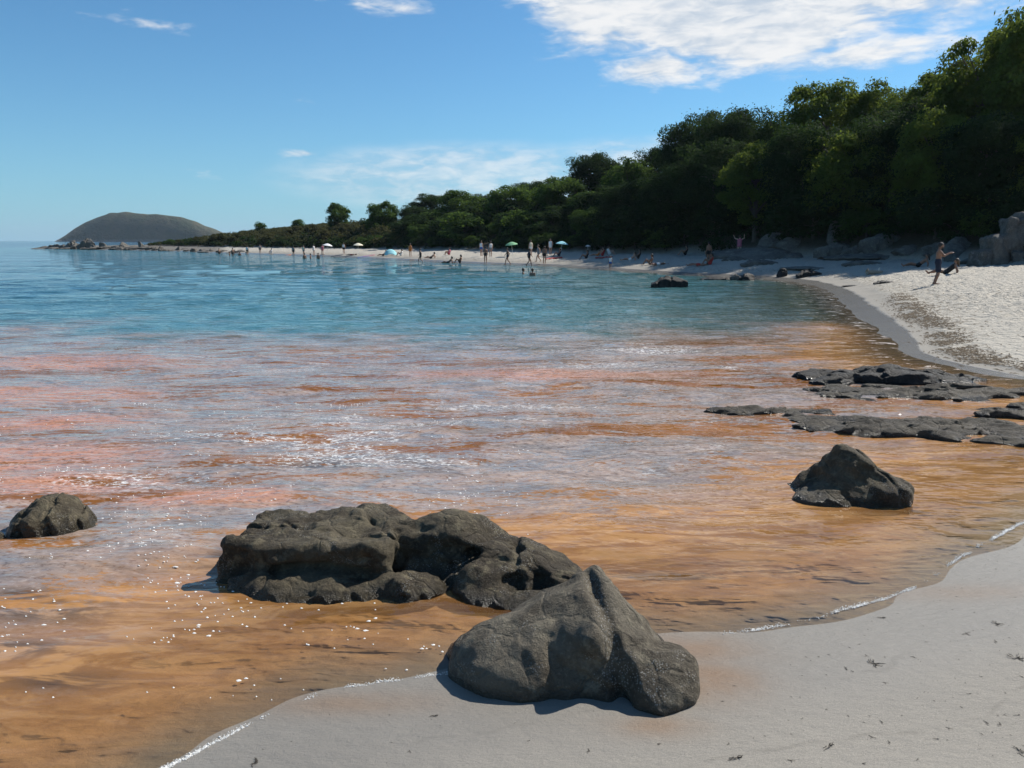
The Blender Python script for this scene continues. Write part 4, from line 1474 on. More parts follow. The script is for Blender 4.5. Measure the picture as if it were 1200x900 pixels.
POSE = {
    'stand': dict(pel=(0, 0, .93), che=(0, 0, 1.34), nek=(0, 0, 1.50), hed=(.02, 0, 1.64), kne=[(.02, .10, .50), (0, -.10, .50)], ank=[(0, .10, .07), (-.02, -.10, .07)],
                  toe=[(.17, .11, .03), (.15, -.12, .03)], elb=[(-.03, .25, 1.14), (-.03, -.25, 1.14)], wri=[(.06, .26, .90), (.04, -.27, .90)]),
    'walk': dict(pel=(0, 0, .92), che=(.03, 0, 1.33), nek=(.04, 0, 1.49), hed=(.07, 0, 1.63), kne=[(.20, .10, .52), (-.02, -.10, .48)], ank=[(.27, .10, .08), (-.30, -.10, .14)],
                 toe=[(.43, .10, .05), (-.17, -.11, .03)], elb=[(-.14, .25, 1.15), (.12, -.25, 1.14)], wri=[(-.08, .27, .92), (.26, -.25, .98)]),
    'reach': dict(pel=(0, 0, .93), che=(0, 0, 1.34), nek=(0, 0, 1.50), hed=(.02, 0, 1.64), kne=[(.02, .12, .50), (0, -.12, .50)], ank=[(0, .12, .07), (-.02, -.12, .07)],
                  toe=[(.17, .13, .03), (.15, -.14, .03)], elb=[(0, .40, 1.50), (0, -.36, 1.52)], wri=[(.02, .52, 1.72), (.03, -.36, 1.78)]),
    'man': dict(pel=(0, 0, .96), che=(-.01, 0, 1.36), nek=(0, 0, 1.54), hed=(.05, 0, 1.67), kne=[(.03, .10, .52), (.05, -.09, .52)], ank=[(-.09, .10, .08), (-.05, -.09, .08)],
                toe=[(.09, .12, .03), (.13, -.10, .03)], elb=[(.16, .24, 1.24), (.20, -.22, 1.25)], wri=[(.37, .12, 1.36), (.40, -.10, 1.37)], hnd=[(.47, .09, 1.385), (.50, -.07, 1.385)]),
    'sit': dict(pel=(0, 0, .13), che=(-.13, 0, .50), nek=(-.13, 0, .66), hed=(-.10, 0, .80), kne=[(.36, .12, .46), (.38, -.12, .44)], ank=[(.60, .10, .08), (.62, -.10, .08)],
                toe=[(.76, .11, .04), (.78, -.12, .04)], elb=[(.06, .28, .36), (.06, -.28, .36)], wri=[(.30, .16, .44), (.30, -.14, .44)]),
    'recline': dict(pel=(0, 0, .12), che=(-.33, 0, .40), nek=(-.43, 0, .54), hed=(-.44, 0, .68), kne=[(.40, .10, .24), (.42, -.10, .14)], ank=[(.80, .10, .07), (.84, -.10, .07)],
                    toe=[(.90, .11, .18), (.94, -.12, .18)], elb=[(-.52, .24, .20), (-.52, -.24, .20)], wri=[(-.50, .28, .03), (-.50, -.28, .03)]),
    'lie': dict(pel=(0, 0, .11), che=(-.42, 0, .12), nek=(-.58, 0, .12), hed=(-.72, 0, .14), kne=[(.42, .10, .12), (.44, -.10, .20)], ank=[(.84, .10, .06), (.82, -.10, .06)],
                toe=[(.92, .12, .16), (.92, -.14, .16)], elb=[(-.30, .30, .07), (-.50, -.36, .08)], wri=[(-.05, .30, .05), (-.72, -.24, .08)]),
}


def lerp(a, b, t):
    return tuple(a[i] + (b[i] - a[i]) * t for i in range(3))


def body_sdf(p, fingers=False, trunks=0.0):
    pel, che, nek, hed = p['pel'], p['che'], p['nek'], p['hed']

    def side(q, y):
        return (q[0], q[1] + y, q[2])

    def f(x, y, z):
        d = None
        for sg in (1, -1):
            e = caps(x, y, z, side(pel, .065 * sg), side(lerp(pel, che, .5), .055 * sg), .112, .098)
            e = smin(e, caps(x, y, z, side(lerp(pel, che, .5), .055 * sg), side(che, .085 * sg), .098, .108), .04)
            d = e if d is None else smin(d, e, .05)
        d = smin(d, caps(x, y, z, lerp(che, nek, .5), nek, .075, .055), .05)
        d = smin(d, caps(x, y, z, nek, hed, .054, .052), .02)
        hd_ = ell(x, y, z, (hed[0], hed[1], hed[2] + .02), (.098, .078, .118))
        hd_ = smin(hd_, ell(x, y, z, (hed[0] + .045, hed[1], hed[2] - .055), (.052, .052, .05)), .03)
        hd_ = smin(hd_, ell(x, y, z, (hed[0] + .104, hed[1], hed[2] - .005), (.02, .014, .024)), .015)
        for sg in (1, -1):
            hd_ = smin(hd_, ell(x, y, z, (hed[0] - .005, hed[1] + .078 * sg, hed[2]), (.022, .012, .033)), .01)
            hd_ = smax(hd_, -ell(x, y, z, (hed[0] + .095, hed[1] + .032 * sg, hed[2] + .022), (.018, .018, .012)), .012)
        hd_ = smax(hd_, -ell(x, y, z, (hed[0] + .10, hed[1], hed[2] - .062), (.012, .026, .005)), .006)
        d = smin(d, hd_, .02)
        for k, sg in ((0, 1), (1, -1)):
            hip = side(pel, .085 * sg)
            kn, an, to = p['kne'][k], p['ank'][k], p['toe'][k]
            d = smin(d, caps(x, y, z, hip, kn, .088, .056), .05)
            cal = lerp(kn, an, .32)
            d = smin(d, caps(x, y, z, kn, cal, .054, .058), .02)
            d = smin(d, caps(x, y, z, cal, an, .058, .036), .02)
            d = smin(d, caps(x, y, z, (an[0] - .03, an[1], an[2] - .03), to, .036, .026), .025)
            sh = side(lerp(che, nek, .62), .165 * sg)
            el_, wr_ = p['elb'][k], p['wri'][k]
            d = smin(d, caps(x, y, z, sh, el_, .056, .042), .05)
            d = smin(d, caps(x, y, z, el_, wr_, .042, .028), .02)
            e_ = np.array(wr_) - np.array(el_)
            e_ /= np.linalg.norm(e_)
            hn = p['hnd'][k] if 'hnd' in p else tuple(np.array(wr_) + e_ * .09)
            d = smin(d, caps(x, y, z, wr_, hn, .030, .032), .02)
            if fingers:
                fd = np.array((.93, -.1 * sg, .12))
                for q in range(4):
                    b0 = np.array(hn) + np.array((.0, (.027 - .018 * q), .0))
                    ln = (.070, .080, .075, .058)[q]
                    mid_ = b0 + fd * ln * .55
                    d = smin(d, caps(x, y, z, b0, mid_, .0105, .010), .004)
                    d = smin(d, caps(x, y, z, mid_, mid_ + (fd + np.array((0, 0, -.5))) * ln * .45, .010, .009), .004)
                th0 = np.array(wr_) * .5 + np.array(hn) * .5
                d = smin(d, caps(x, y, z, th0, th0 + np.array((.05, -.035 * sg, .035)), .013, .010), .008)
        return d
    return f


def wear_sdf(p, long_=0.35, top=False):
    pel, che = p['pel'], p['che']

    def f(x, y, z):
        d = None
        if not top:
            for k, sg in ((0, 1), (1, -1)):
                a = (pel[0], pel[1] + .065 * sg, pel[2])
                up = lerp(a, (che[0], che[1] + .06 * sg, che[2]), .22)
                e = smin(caps(x, y, z, a, up, .128, .118), caps(x, y, z, (pel[0], pel[1] + .085 * sg, pel[2]), lerp((pel[0], pel[1] + .085 * sg, pel[2]), p['kne'][k], long_), .106, .098), .04)
                d = e if d is None else smin(d, e, .03)
        else:
            for sg in (1, -1):
                e = caps(x, y, z, (lerp(pel, che, .3)[0], .06 * sg, lerp(pel, che, .3)[2]), (che[0], .085 * sg, che[2] + .03), .116, .122)
                d = e if d is None else smin(d, e, .04)
        return d - .004 + .006 * perlin(x * 9, y * 9, z * 9)
    return f


def hair_sdf(p, beard=False, long_=0.0):
    hed = p['hed']

    def f(x, y, z):
        d = ell(x, y, z, (hed[0] - .014, hed[1], hed[2] + .038), (.114, .098, .122))
        d = smax(d, plane(x, y, z, (1.0, 0, -0.75), (hed[0] + .045, 0, hed[2] + .04)), .02)
        if long_:
            d = smin(d, caps(x, y, z, (hed[0] - .07, 0, hed[2]), (hed[0] - .12, 0, hed[2] - long_), .06, .045), .04)
        if beard:
            b = ell(x, y, z, (hed[0] + .05, 0, hed[2] - .075), (.06, .062, .055))
            b = smax(b, plane(x, y, z, (0.2, 0, 1), (hed[0] + .08, 0, hed[2] - .05)), .01)
            d = np.minimum(d, b)
        return d + .008 * perlin(x * 30, y * 30, z * 30)
    return f


def bounds(p):
    pts = np.array([p['pel'], p['che'], p['nek'], p['hed']] + p['kne'] + p['ank'] + p['toe'] + p['elb'] + p['wri'] + p.get('hnd', []))
    return pts.min(0) - .26, pts.max(0) + .26


BODY = {}


def body_meshes(pose, vox, fingers=False, long_=.35, beard=False, hair_len=0.0):
    p = POSE[pose]
    lo, hi = bounds(p)
    out = {}
    for nm, f, vx in (('body', body_sdf(p, fingers), vox), ('swimwear', wear_sdf(p, long_), vox), ('top', wear_sdf(p, 0, True), max(vox, .016)), ('hair', hair_sdf(p, beard, hair_len), vox * .8)):
        V, Qd = surface_nets(f, lo, hi, vx)
        out[nm] = mesh_np(nm, V, Qd)
    return out


for ps in ('stand', 'walk', 'reach', 'sit', 'recline', 'lie'):
    BODY[ps] = body_meshes(ps, .026, long_=.22, hair_len=.10 if ps in ('sit', 'recline') else 0.0)
_cache = {}


def colored(me, mat_):
    k = (me.name, mat_.name)
    if k not in _cache:
        c = me.copy()
        c.materials.clear()
        c.materials.append(mat_)
        _cache[k] = c
    return _cache[k]


def person(pose, x, y, z, rz, label, skin=0, wear='navy', hair=0, top=None, k=1.0, meshes=None, group=None, sink=0.0):
    root = empty('person', (x, y, z - sink), rz)
    root.scale = (k, k, k)
    tag(root, label, 'person', group)
    B = meshes or BODY[pose]
    link('body', colored(B['body'], SKIN[skin]), parent=root)
    link('swimwear', colored(B['swimwear'], CLO[wear]), parent=root)
    link('hair', colored(B['hair'], HAIR[hair]), parent=root)
    if top:
        link('shirt', colored(B['top'], CLO[top]), parent=root)
    return root


man_m = body_meshes('man', .0105, fingers=True, long_=.80, beard=True)
x, y, z = on_ground(1097, 333.5)
person('man', x, y, z, deg(-26), 'bare-chested bearded man in dark shorts standing with both arms held forward', 1, 'navy', 0, None, 1.0, man_m)
rec_m = body_meshes('recline', .016, long_=.15, hair_len=.22)
x, y, z = on_ground(1112, 322)
person('recline', x, y + .3, z, deg(154), 'sunbather leaning back with legs stretched out, right behind the standing man', 1, 'black', 1, 'black', .97, rec_m)
x, y, z = on_ground(1076, 313)
person('recline', x, y, z, deg(150), 'person lying propped on the elbows in the shade left of the standing man', 1, 'black', 0, None, 1.0, rec_m)

FOLK = [  # px, feet py, pose, turn, skin, wear, hair, top, label, height factor
    (866, 300, 'reach', 1.2, 2, 'pink', 1, 'pink', 'person in pink with both arms raised in front of the dark wood', 1.0),
    (830, 309, 'stand', 2.0, 1, 'black', 0, None, 'slim standing person behind a sitter, under the dark wood', 1.0),
    (832, 311, 'sit', 2.8, 1, 'red', 0, 'red', 'sitter in red in front of the slim standing person', 1.0),
    (818, 312, 'lie', 3.0, 1, 'red', 0, None, 'person lying on the sand left of the sitter in red', 1.0),
    (803, 299, 'sit', 3.0, 1, 'black', 0, 'black', 'person sitting in the tree shade left of the slim standing one', 1.0),
    (762, 310, 'sit', 3.1, 1, 'black', 0, None, 'dark sitter on the sunlit sand, left of a lying person', 1.0),
    (771, 311, 'lie', .2, 1, 'white', 1, None, 'person lying on the sunlit sand right of a dark sitter', 1.0),
    (748, 303, 'sit', 3.0, 1, 'black', 0, 'black', 'dark sitter at the edge of the tree shadow', 1.0),
    (738, 306, 'recline', 3.1, 0, 'white', 1, None, 'person leaning back at the shadow edge, left of a dark sitter', 1.0),
    (715, 316, 'stand', 1.4, 1, 'blue', 1, 'white', 'child in a white top standing at the waterline', .66),
    (714, 299, 'sit', .4, 2, 'white', 1, 'white', 'sitter in white, rightmost of the red-clad group', 1.0),
    (706, 300, 'sit', 2.7, 0, 'red', 0, 'red', 'sitter in red in the middle of the group above the child', 1.0),
    (700, 300, 'recline', 3.0, 0, 'orange', 0, 'orange', 'reclining person in orange, left end of the red-clad group', 1.0),
    (687, 303, 'sit', 3.1, 1, 'black', 0, 'black', 'dark sitter under the small white parasol', 1.0),
    (655, 301, 'sit', 3.0, 1, 'navy', 0, 'navy', 'dark sitter under the turquoise parasol', 1.0),
    (645, 299, 'stand', 4.2, 0, 'white', 1, 'white', 'person in white standing left of the turquoise parasol', 1.0),
    (638, 309, 'stand', 1.2, 1, 'black', 0, None, 'dark standing bather near the waterline, rightmost of the four', 1.0),
    (631, 307, 'walk', 3.4, 0, 'grey', 1, 'grey', 'walker in grey between two dark bathers at the waterline', 1.0),
    (620, 311, 'walk', .2, 1, 'black', 0, 'navy', 'dark walker at the waterline in front of the pale-shirted person', 1.0),
    (622, 300, 'stand', 2.2, 2, 'white', 1, 'cream', 'pale-shirted person standing farther up behind the dark walker', 1.0),
    (595, 310, 'walk', 3.3, 1, 'navy', 0, None, 'dark walker at the waterline below the green parasol', 1.0),
    (575, 301, 'stand', 2.0, 0, 'grey', 0, 'white', 'person in a white top standing on the upper sand left of the green parasol', 1.0),
    (564, 300, 'stand', 1.0, 0, 'blue', 1, 'white', 'person in white and blue on the upper sand, left of another white top', 1.0),
    (569, 308, 'stand', 1.8, 1, 'black', 0, None, 'dark bather standing at the waterline in front of two white tops', 1.0),
    (539, 308, 'sit', 3.0, 1, 'black', 0, None, 'sitter at the water\'s edge, right of two', 1.0),
    (525, 308, 'recline', 3.1, 1, 'black', 0, None, 'leaning sitter at the water\'s edge, left of two', 1.0),
    (526, 299, 'sit', 2.6, 0, 'red', 0, 'pink', 'sitter in pink at the foot of the thicket', 1.0),
    (505, 303, 'recline', 3.0, 0, 'black', 0, None, 'reclining sunbather right of the walker in black', 1.0),
    (493, 307, 'walk', 3.2, 1, 'black', 0, 'black', 'walker in black at the waterline, middle of the far beach', 1.0),
    (481, 301, 'stand', 1.4, 0, 'orange', 1, 'orange', 'tan person in orange standing on the upper sand', 1.0),
    (470, 300, 'sit', 3.0, 0, 'white', 0, 'white', 'sitter in white right of the turquoise beach shelter', 1.0),
    (449, 300, 'recline', 3.0, 0, 'navy', 0, None, 'sunbather leaning back left of the turquoise beach shelter', 1.0),
    (412, 299.5, 'lie', 3.0, 0, 'red', 0, None, 'sunbather lying left of the cream parasol', 1.0),
    (403, 297.5, 'stand', 1.5, 0, 'black', 1, 'white', 'person in a white top standing between the white and cream parasols', 1.0),
    (378, 299, 'stand', 2.0, 0, 'pink', 1, 'pink', 'person in pink standing beside the white parasol', 1.0),
    (368, 299, 'stand', 2.6, 2, 'white', 0, 'white', 'person in white, second left of the white parasol', 1.0),
    (356, 299.5, 'stand', 1.1, 0, 'grey', 0, 'cream', 'cream-topped person, third left of the white parasol', 1.0),
    (344, 299.5, 'stand', 1.4, 1, 'black', 0, 'grey', 'grey-topped person at the waterline, fourth left of the white parasol', 1.0),
    (290, 298, 'stand', 1.4, 0, 'black', 0, 'white', 'white-topped person at the left end of the far beach', 1.0),
    (305, 297.5, 'stand', 2.0, 0, 'navy', 0, 'grey', 'grey-topped person at the left end of the far beach', 1.0),
    (318, 297, 'sit', 2.4, 2, 'white', 1, 'white', 'white-clad sitter at the left end of the far beach', 1.0),
]
for px, py, ps, rz, sk, we, ha, tp, lb, kf in FOLK:
    x, y, z = on_ground(px, py)
    person(ps, x, y, gz(x, y), rz + math.pi / 2 * 0, lb, sk, we, ha, tp, kf, group='people on the far beach')
WADERS = [(613, 321.5, 1.32, 'left one of two swimmers showing only the head, mid-bay'), (624, 322.5, 1.28, 'right one of two swimmers showing only the head, mid-bay'),
          (357, 303, 1.0, 'wader in the shallows, leftmost of three below the white parasol'), (364, 303, 1.05, 'wader in the shallows, middle of three below the white parasol'),
          (373, 303, 1.0, 'wader in the shallows, rightmost of three below the white parasol'), (273, 299.5, .5, 'dark wader, tallest of those off the left end of the beach'),
          (269, 299.5, 1.1, 'low dark wader left of the tallest one, off the beach end'), (281, 299.5, 1.1, 'low dark wader right of the tallest one, off the beach end'),
          (257, 297.5, .7, 'dark wader off the first rocks of the spit')]
for i, (px, py, sink, lb) in enumerate(WADERS):
    x, y = flat(px, py)
    person('stand', x, y, 0.0, 1.1 * i, lb, 1, 'black', 0, None, 1.0, group='people in the water', sink=sink)


# ------------------------------------------------------------------ parasols, shelter, towels, driftwood
def parasol(px, py, colr, rad, hgt_, label, lean=0.12):
    x, y, z = on_ground(px, py)
    root = empty('parasol', (x, y, gz(x, y)), 0.3)
    root.rotation_euler = (0.05, lean, 0.4)
    tag(root, label, 'parasol', 'parasols on the far beach')
    V, Qd = tube([(0, 0, -.2), (0, 0, hgt_)], [.022, .018], 8)
    link('pole', mesh_np('pole', V, Qd), CLO['white'], root)
    n, rings = 32, 6
    V, Qd = [], []
    for lay, dz_ in ((0, 0.0), (1, -.012)):
        for r_ in range(rings + 1):
            t = r_ / rings
            for k in range(n):
                a = 2 * math.pi * k / n
                sc_ = 1 - .07 * t * (0.5 - 0.5 * math.cos(8 * a))
                V.append((math.cos(a) * rad * t * sc_, math.sin(a) * rad * t * sc_, hgt_ - .02 + dz_ - .42 * rad * t ** 1.6 + .0))
    for lay in (0, 1):
        o = lay * (rings + 1) * n
        for r_ in range(rings):
            for k in range(n):
                k2 = (k + 1) % n
                q = (o + r_ * n + k, o + (r_ + 1) * n + k, o + (r_ + 1) * n + k2, o + r_ * n + k2)
                Qd.append(q if lay == 0 else q[::-1])
    cnp = link('canopy', mesh_np('canopy', V, Qd), CLO[colr], root)
    for k in range(8):
        a = 2 * math.pi * k / 8
        V, Qd = tube([(0, 0, hgt_ - .03), (math.cos(a) * rad * .97, math.sin(a) * rad * .97, hgt_ - .05 - .42 * rad)], [.008, .006], 5)
        link('rib', mesh_np('rib', V, Qd), CLO['grey'], cnp)


CLO['palegreen'] = simple('pale green cloth', (.20, .42, .22), .85)
CLO['paleteal'] = simple('pale turquoise cloth', (.30, .62, .66), .85)
parasol(383, 297.5, 'white', .85, 1.75, 'white beach parasol, leftmost of the parasols')
parasol(420, 298, 'cream', .80, 1.75, 'cream beach parasol standing upright near the thicket', .0)
parasol(601, 299, 'palegreen', .75, 1.6, 'green beach parasol on the upper sand', -.15)
parasol(657, 299.5, 'paleteal', .75, 1.6, 'turquoise beach parasol beside the people in white', .1)
parasol(688.5, 301, 'white', .30, 1.25, 'smallest white parasol above a dark sitter', .0)

x, y, z = on_ground(458, 299.5)
root = tag(empty('beach_shelter', (x, y, gz(x, y)), 0.2), 'low pale turquoise beach shelter between sunbathers', 'shelter')
V, Qd = [], []
for j in range(9):
    for i in range(13):
        a = math.pi * i / 12
        k = math.sin(math.pi * (j + 1) / 18)
        for_r = .95 * k
        V.append((math.cos(a) * .9 * (.5 + .5 * k), -0.5 + j * .12, max(math.sin(a) * for_r * .9, 0)))
for j in range(8):
    for i in range(12):
        Qd.append((j * 13 + i, j * 13 + i + 1, j * 13 + 14 + i, j * 13 + 13 + i))
sh = link('fabric', mesh_np('fabric', V, Qd), CLO['paleteal'], root)
sm_ = sh.modifiers.new('thick', 'SOLIDIFY')
sm_.thickness = .01
for j in (0, 4, 8):
    k = math.sin(math.pi * (j + 1) / 18)
    V, Qd = tube([(math.cos(math.pi * i / 12) * .91 * (.5 + .5 * k), -0.5 + j * .12, math.sin(math.pi * i / 12) * .87 * k) for i in range(13)], [.01] * 13, 5)
    link('hoop', mesh_np('hoop', V, Qd), CLO['grey'], root)

for px, py, colr, lb in ((649, 303, 'red', 'red towel spread in front of the turquoise parasol'), (432, 300, 'pink', 'pink towel spread right of the cream parasol'),
                         (708, 302, 'red', 'red towel under the group above the child'), (426, 301, 'blue', 'blue towel spread below the cream parasol'),
                         (335, 298.8, 'orange', 'orange towel on the left part of the far beach'), (395, 299.6, 'navy', 'dark towel between white and cream parasols')):
    x, y, z = on_ground(px, py)
    gx, gy = np.meshgrid(np.linspace(-.9, .9, 13), np.linspace(-.45, .45, 7))
    gxx, gyy = gx + x, gy + y
    zz = ground(gxx.ravel(), gyy.ravel()).reshape(gx.shape) + .03 + .015 * perlin(gxx * 4, gyy * 4)
    idx = np.arange(gx.size).reshape(gx.shape)
    Qt = np.stack([idx[:-1, :-1], idx[:-1, 1:], idx[1:, 1:], idx[1:, :-1]], -1).reshape(-1, 4)
    o = link('towel', mesh_np('towel', np.stack([gx, gy, zz - z], -1).reshape(-1, 3), Qt), CLO[colr], loc=(x, y, z), label=lb, cat='towel', group='towels on the far beach')
    md = o.modifiers.new('thick', 'SOLIDIFY')
    md.thickness = .012

M_drift = simple('bleached driftwood', (0.30, 0.25, 0.19), .9, .35, 8)
x, y, z = on_ground(1025, 321.5)
root = tag(empty('driftwood_log', (x, y, gz(x, y)), deg(6)), 'bleached driftwood log with a pale upright stub, at the shadow edge', 'driftwood')


def knobbly(pts, rads, seed):
    pts, rads = np.array(pts), np.array(rads)
    t = np.linspace(0, 1, 16)
    u = np.linspace(0, 1, len(pts))
    pp = np.stack([np.interp(t, u, pts[:, i]) for i in range(3)], -1) + .02 * np.stack([perlin(t * 5 + seed + 9 * i, t * 0) for i in range(3)], -1)
    V, Qd = tube(pp, np.interp(t, u, rads) * (1 + .25 * perlin(t * 9 + seed, t * 0 + .5)), 10)
    V = list(V)
    n0 = len(V)
    V += [pp[0], pp[-1]]
    for k in range(10):
        Qd.append((k, (k + 1) % 10, n0, n0))
        Qd.append((n0 - 10 + (k + 1) % 10, n0 - 10 + k, n0 + 1, n0 + 1))
    me = bpy.data.meshes.new('wood')
    me.from_pydata([tuple(v) for v in V], [], [tuple(dict.fromkeys(q)) for q in Qd])
    me.polygons.foreach_set('use_smooth', np.ones(len(me.polygons), dtype=bool))
    me.update()
    return me


link('trunk', knobbly([(-.48, 0, .12), (-.1, .03, .12), (.45, -.02, .10)], [.16, .13, .10], 1), M_drift, root)
link('branch_stub', knobbly([(.22, 0, .15), (.24, .01, .30), (.26, .0, .36)], [.05, .04, .03], 4), simple('pale broken wood', (.62, .58, .50), .9, .2, 8), root)
link('branch_stub', knobbly([(-.40, 0, .18), (-.46, .02, .30), (-.40, .03, .33)], [.05, .04, .02], 7), M_drift, root)

# ------------------------------------------------------------------ seaweed, foam
M_weed, s = material('dried seaweed')
P = s.node('ShaderNodeTexCoord').outputs['Object']
n = s.noise(P, 30, 3)
pr = s.principled(Base_Color=s.mix(n, (0.014, 0.011, 0.007), (0.055, 0.036, 0.016)), Roughness=0.45)
finish(s, pr.outputs[0])


def sprig(seed, n=7, bushy=False):
    r = random.Random(seed)
    parts = []
    for i in range(n):
        a = r.gauss(0, .35) + (math.pi if r.random() < .35 else 0) if not bushy else r.uniform(0, 6.28)
        L = r.uniform(.25, 1.0)
        p = np.array((r.gauss(0, .08), r.gauss(0, .05), .03))
        pts, dirn = [p], a
        for k in range(4):
            dirn += r.gauss(0, .45)
            p = p + np.array((math.cos(dirn), math.sin(dirn), 0)) * L / 4
            p = np.array((p[0], p[1], max(.02, p[2] + r.gauss(.03, .06))))
            pts.append(p)
        parts.append(tube(pts, [.035, .05, .035, .045, .012], 4))
    V, Qd = merge(parts)
    return mesh_np('seaweed', V, Qd)


SPR = [sprig(1, 3), sprig(2, 5), sprig(3, 9, True), sprig(4, 7), sprig(5, 14, True)]
for m_ in SPR:
    m_.materials.append(M_weed)
BIG = [(1025, 778, .058, 4, 'bushy seaweed clump on wet sand, nearest the middle of the foreground beach'), (1191, 771, .060, 4, 'bushy seaweed clump at the right edge of the foreground sand'),
       (972, 874, .060, 3, 'long dark seaweed frond lying in the lower middle of the foreground sand'), (864, 888, .058, 3, 'seaweed frond near the bottom edge below the cleft boulder'),
       (1195, 880, .055, 2, 'seaweed clump in the bottom right corner'), (1168, 731, .045, 4, 'round flat patch of seaweed on wet sand at right'),
       (1034, 724, .045, 3, 'seaweed sprig just above the foam edge at right'), (1130, 743, .045, 1, 'seaweed sprig below the round flat patch'),
       (510, 839, .035, 3, 'seaweed sprig on the sand left of the cleft boulder'), (300, 893, .045, 2, 'seaweed sprig at the bottom left of the sand')]
SMALL = [(1126, 689), (1120, 699), (1142, 718), (1052, 719), (1082, 734), (1015, 768), (1037, 770), (992, 784), (1000, 788), (970, 767), (1070, 770), (1150, 793), (1131, 801), (1036, 800), (1197, 793),
         (1075, 818), (1107, 822), (1018, 839), (1033, 846), (1127, 829), (1168, 839), (1176, 838), (1156, 847), (1193, 838), (1162, 886), (1020, 863), (1042, 870), (1098, 866), (1056, 839), (927, 860), (854, 872), (940, 842),
         (967, 832), (1110, 853), (1150, 860), (1075, 890), (1010, 895), (925, 891), (1178, 812), (1190, 700), (1166, 667), (1085, 752), (1167, 752), (945, 770), (958, 770), (1006, 755), (690, 880), (620, 868), (770, 872), (480, 880), (1172, 849), (1136, 813)]


def sand_at(px, py):
    x, y = flat(px, py)
    for _ in range(3):
        x, y = flat(px, py, max(gz(x, y), 0.0))
    return x, y, max(gz(x, y), 0.0)


for px, py, k, v, lb in BIG:
    x, y, z = sand_at(px, py)
    o = link('seaweed', SPR[v], loc=(x, y, z + .002), label=lb, cat='seaweed', group='seaweed on the foreground sand')
    o.scale = (k * 1.15, k, k * .5)
    o.rotation_euler = (0, 0, rs.gauss(0, .35))
for i, (px, py) in enumerate(SMALL):
    x, y, z = sand_at(px, py)
    k = rs.uniform(.014, .032)
    o = link('seaweed', SPR[i % 4], loc=(x, y, z + .001), label='small dark scrap of seaweed on ' + ('the sand left of the cleft boulder' if px < 560 else 'the sand in front of the cleft boulder' if px < 800 else 'wet sand close to the right foam edge' if py < 740 else
                                                                              ('the pale sand low at the right' if py > 825 else 'the damp sand at the right') if px > 1090 else ('the pale sand low in the middle' if py > 825 else 'the damp sand around the bushy clump')), cat='seaweed', group='seaweed scraps')
    o.scale = (k, k, k * .5)
    o.rotation_euler = (0, 0, rs.gauss(0, .6))

# uncountable crumbs of weed: foreground sand, and the wrack line of the right-hand beach
rng = np.random.default_rng(21)
parts = []
n = 0


def bits(x, y, z, size, rng, flatness=.4):
    m = len(x)
    a = rng.uniform(0, math.pi, m)
    L, Wd = size * rng.uniform(.6, 2.2, m), size * rng.uniform(.15, .5, m)
    ux, uy = np.cos(a), np.sin(a)
    up = size * flatness
    V = np.stack([np.stack([x - ux * L, y - uy * L, z], -1), np.stack([x + uy * Wd, y - ux * Wd, z + up * .3], -1), np.stack([x + ux * L, y + uy * L, z + up * .2], -1),
                  np.stack([x - uy * Wd, y + ux * Wd, z + up * .3], -1), np.stack([x, y, z + up], -1)], 1).reshape(-1, 3)
    b = (np.arange(m) * 5)[:, None]
    T = np.concatenate([b + np.array([[0, 1, 4]]), b + np.array([[1, 2, 4]]), b + np.array([[2, 3, 4]]), b + np.array([[3, 0, 4]])])
    return V, T


xs, ys_ = rng.uniform(-1.6, 4.8, 6000), rng.uniform(2.9, 7.0, 6000)
d = sdist(xs, ys_)
ok = (d > 0.12) & (rng.random(6000) < .06 + .18 * smooth(xs, 0.5, 3.0))
V, T = bits(xs[ok], ys_[ok], ground(xs[ok], ys_[ok]) + .001, rng.uniform(.003, .008, ok.sum()), rng)
link('seaweed_crumbs', mesh_np('seaweed_crumbs', V, T, False), M_weed, kind='stuff', label='tiny crumbs of dark seaweed scattered over the foreground sand', cat='seaweed')
NW = 260000
xs, ys_ = rng.uniform(8, 19, NW), rng.uniform(13, 36, NW)
d = sdist(xs, ys_)
line = 0.95 + 0.065 * (ys_ - 15) + 0.3 * perlin(xs * .35, ys_ * .35)
dn = np.exp(-((d - line) / .38) ** 2) * smooth(-ys_, -34, -24) * np.clip(.75 + 1.5 * perlin(xs * 1.1, ys_ * 1.1), 0, 1)
ok = rng.random(NW) < dn * .6 + .006 * (d > 2)
V, T = bits(xs[ok], ys_[ok], ground(xs[ok], ys_[ok]) + .002, rng.uniform(.012, .05, ok.sum()), rng, .5)
link('wrack_line', mesh_np('wrack_line', V, T, False), simple('brown wrack', (.085, .058, .03), .9, .4, 3), kind='stuff', label='brown line of dried seaweed along the right-hand beach', cat='seaweed')

M_foam = simple('sea foam', (0.80, 0.79, 0.75), .35, .05, 40)
# drifting flecks
n = 7500
fx, fy = [], []
px = rng.uniform(0, 620, n)
py = 470 + 350 * rng.random(n) ** 1.3
for a, b in zip(px, py):
    X_, Y_ = flat(a, b)
    fx.append(X_)
    fy.append(Y_)
fx, fy = np.array(fx), np.array(fy)
d = sdist(fx, fy)
dens_ = np.clip(0.16 + 1.3 * fbm(fx * 1.1, fy * 1.5, octaves=3), 0, 1) * smooth(-d, .05, .3)
ok = rng.random(n) < dens_ * .42
fx, fy = fx[ok], fy[ok]
m = len(fx)
sz = np.abs(rng.normal(0, .0060, m)) * rng.random(m) * .8 + .0014 + .00045 * np.hypot(fx, fy)
k = 7
ang = np.linspace(0, 2 * math.pi, k, endpoint=False)
R_ = sz[:, None] * rng.uniform(.55, 1.25, (m, k))
st = rng.uniform(1.0, 2.0, m)[:, None]
zf = water_z(fx, fy) + .003
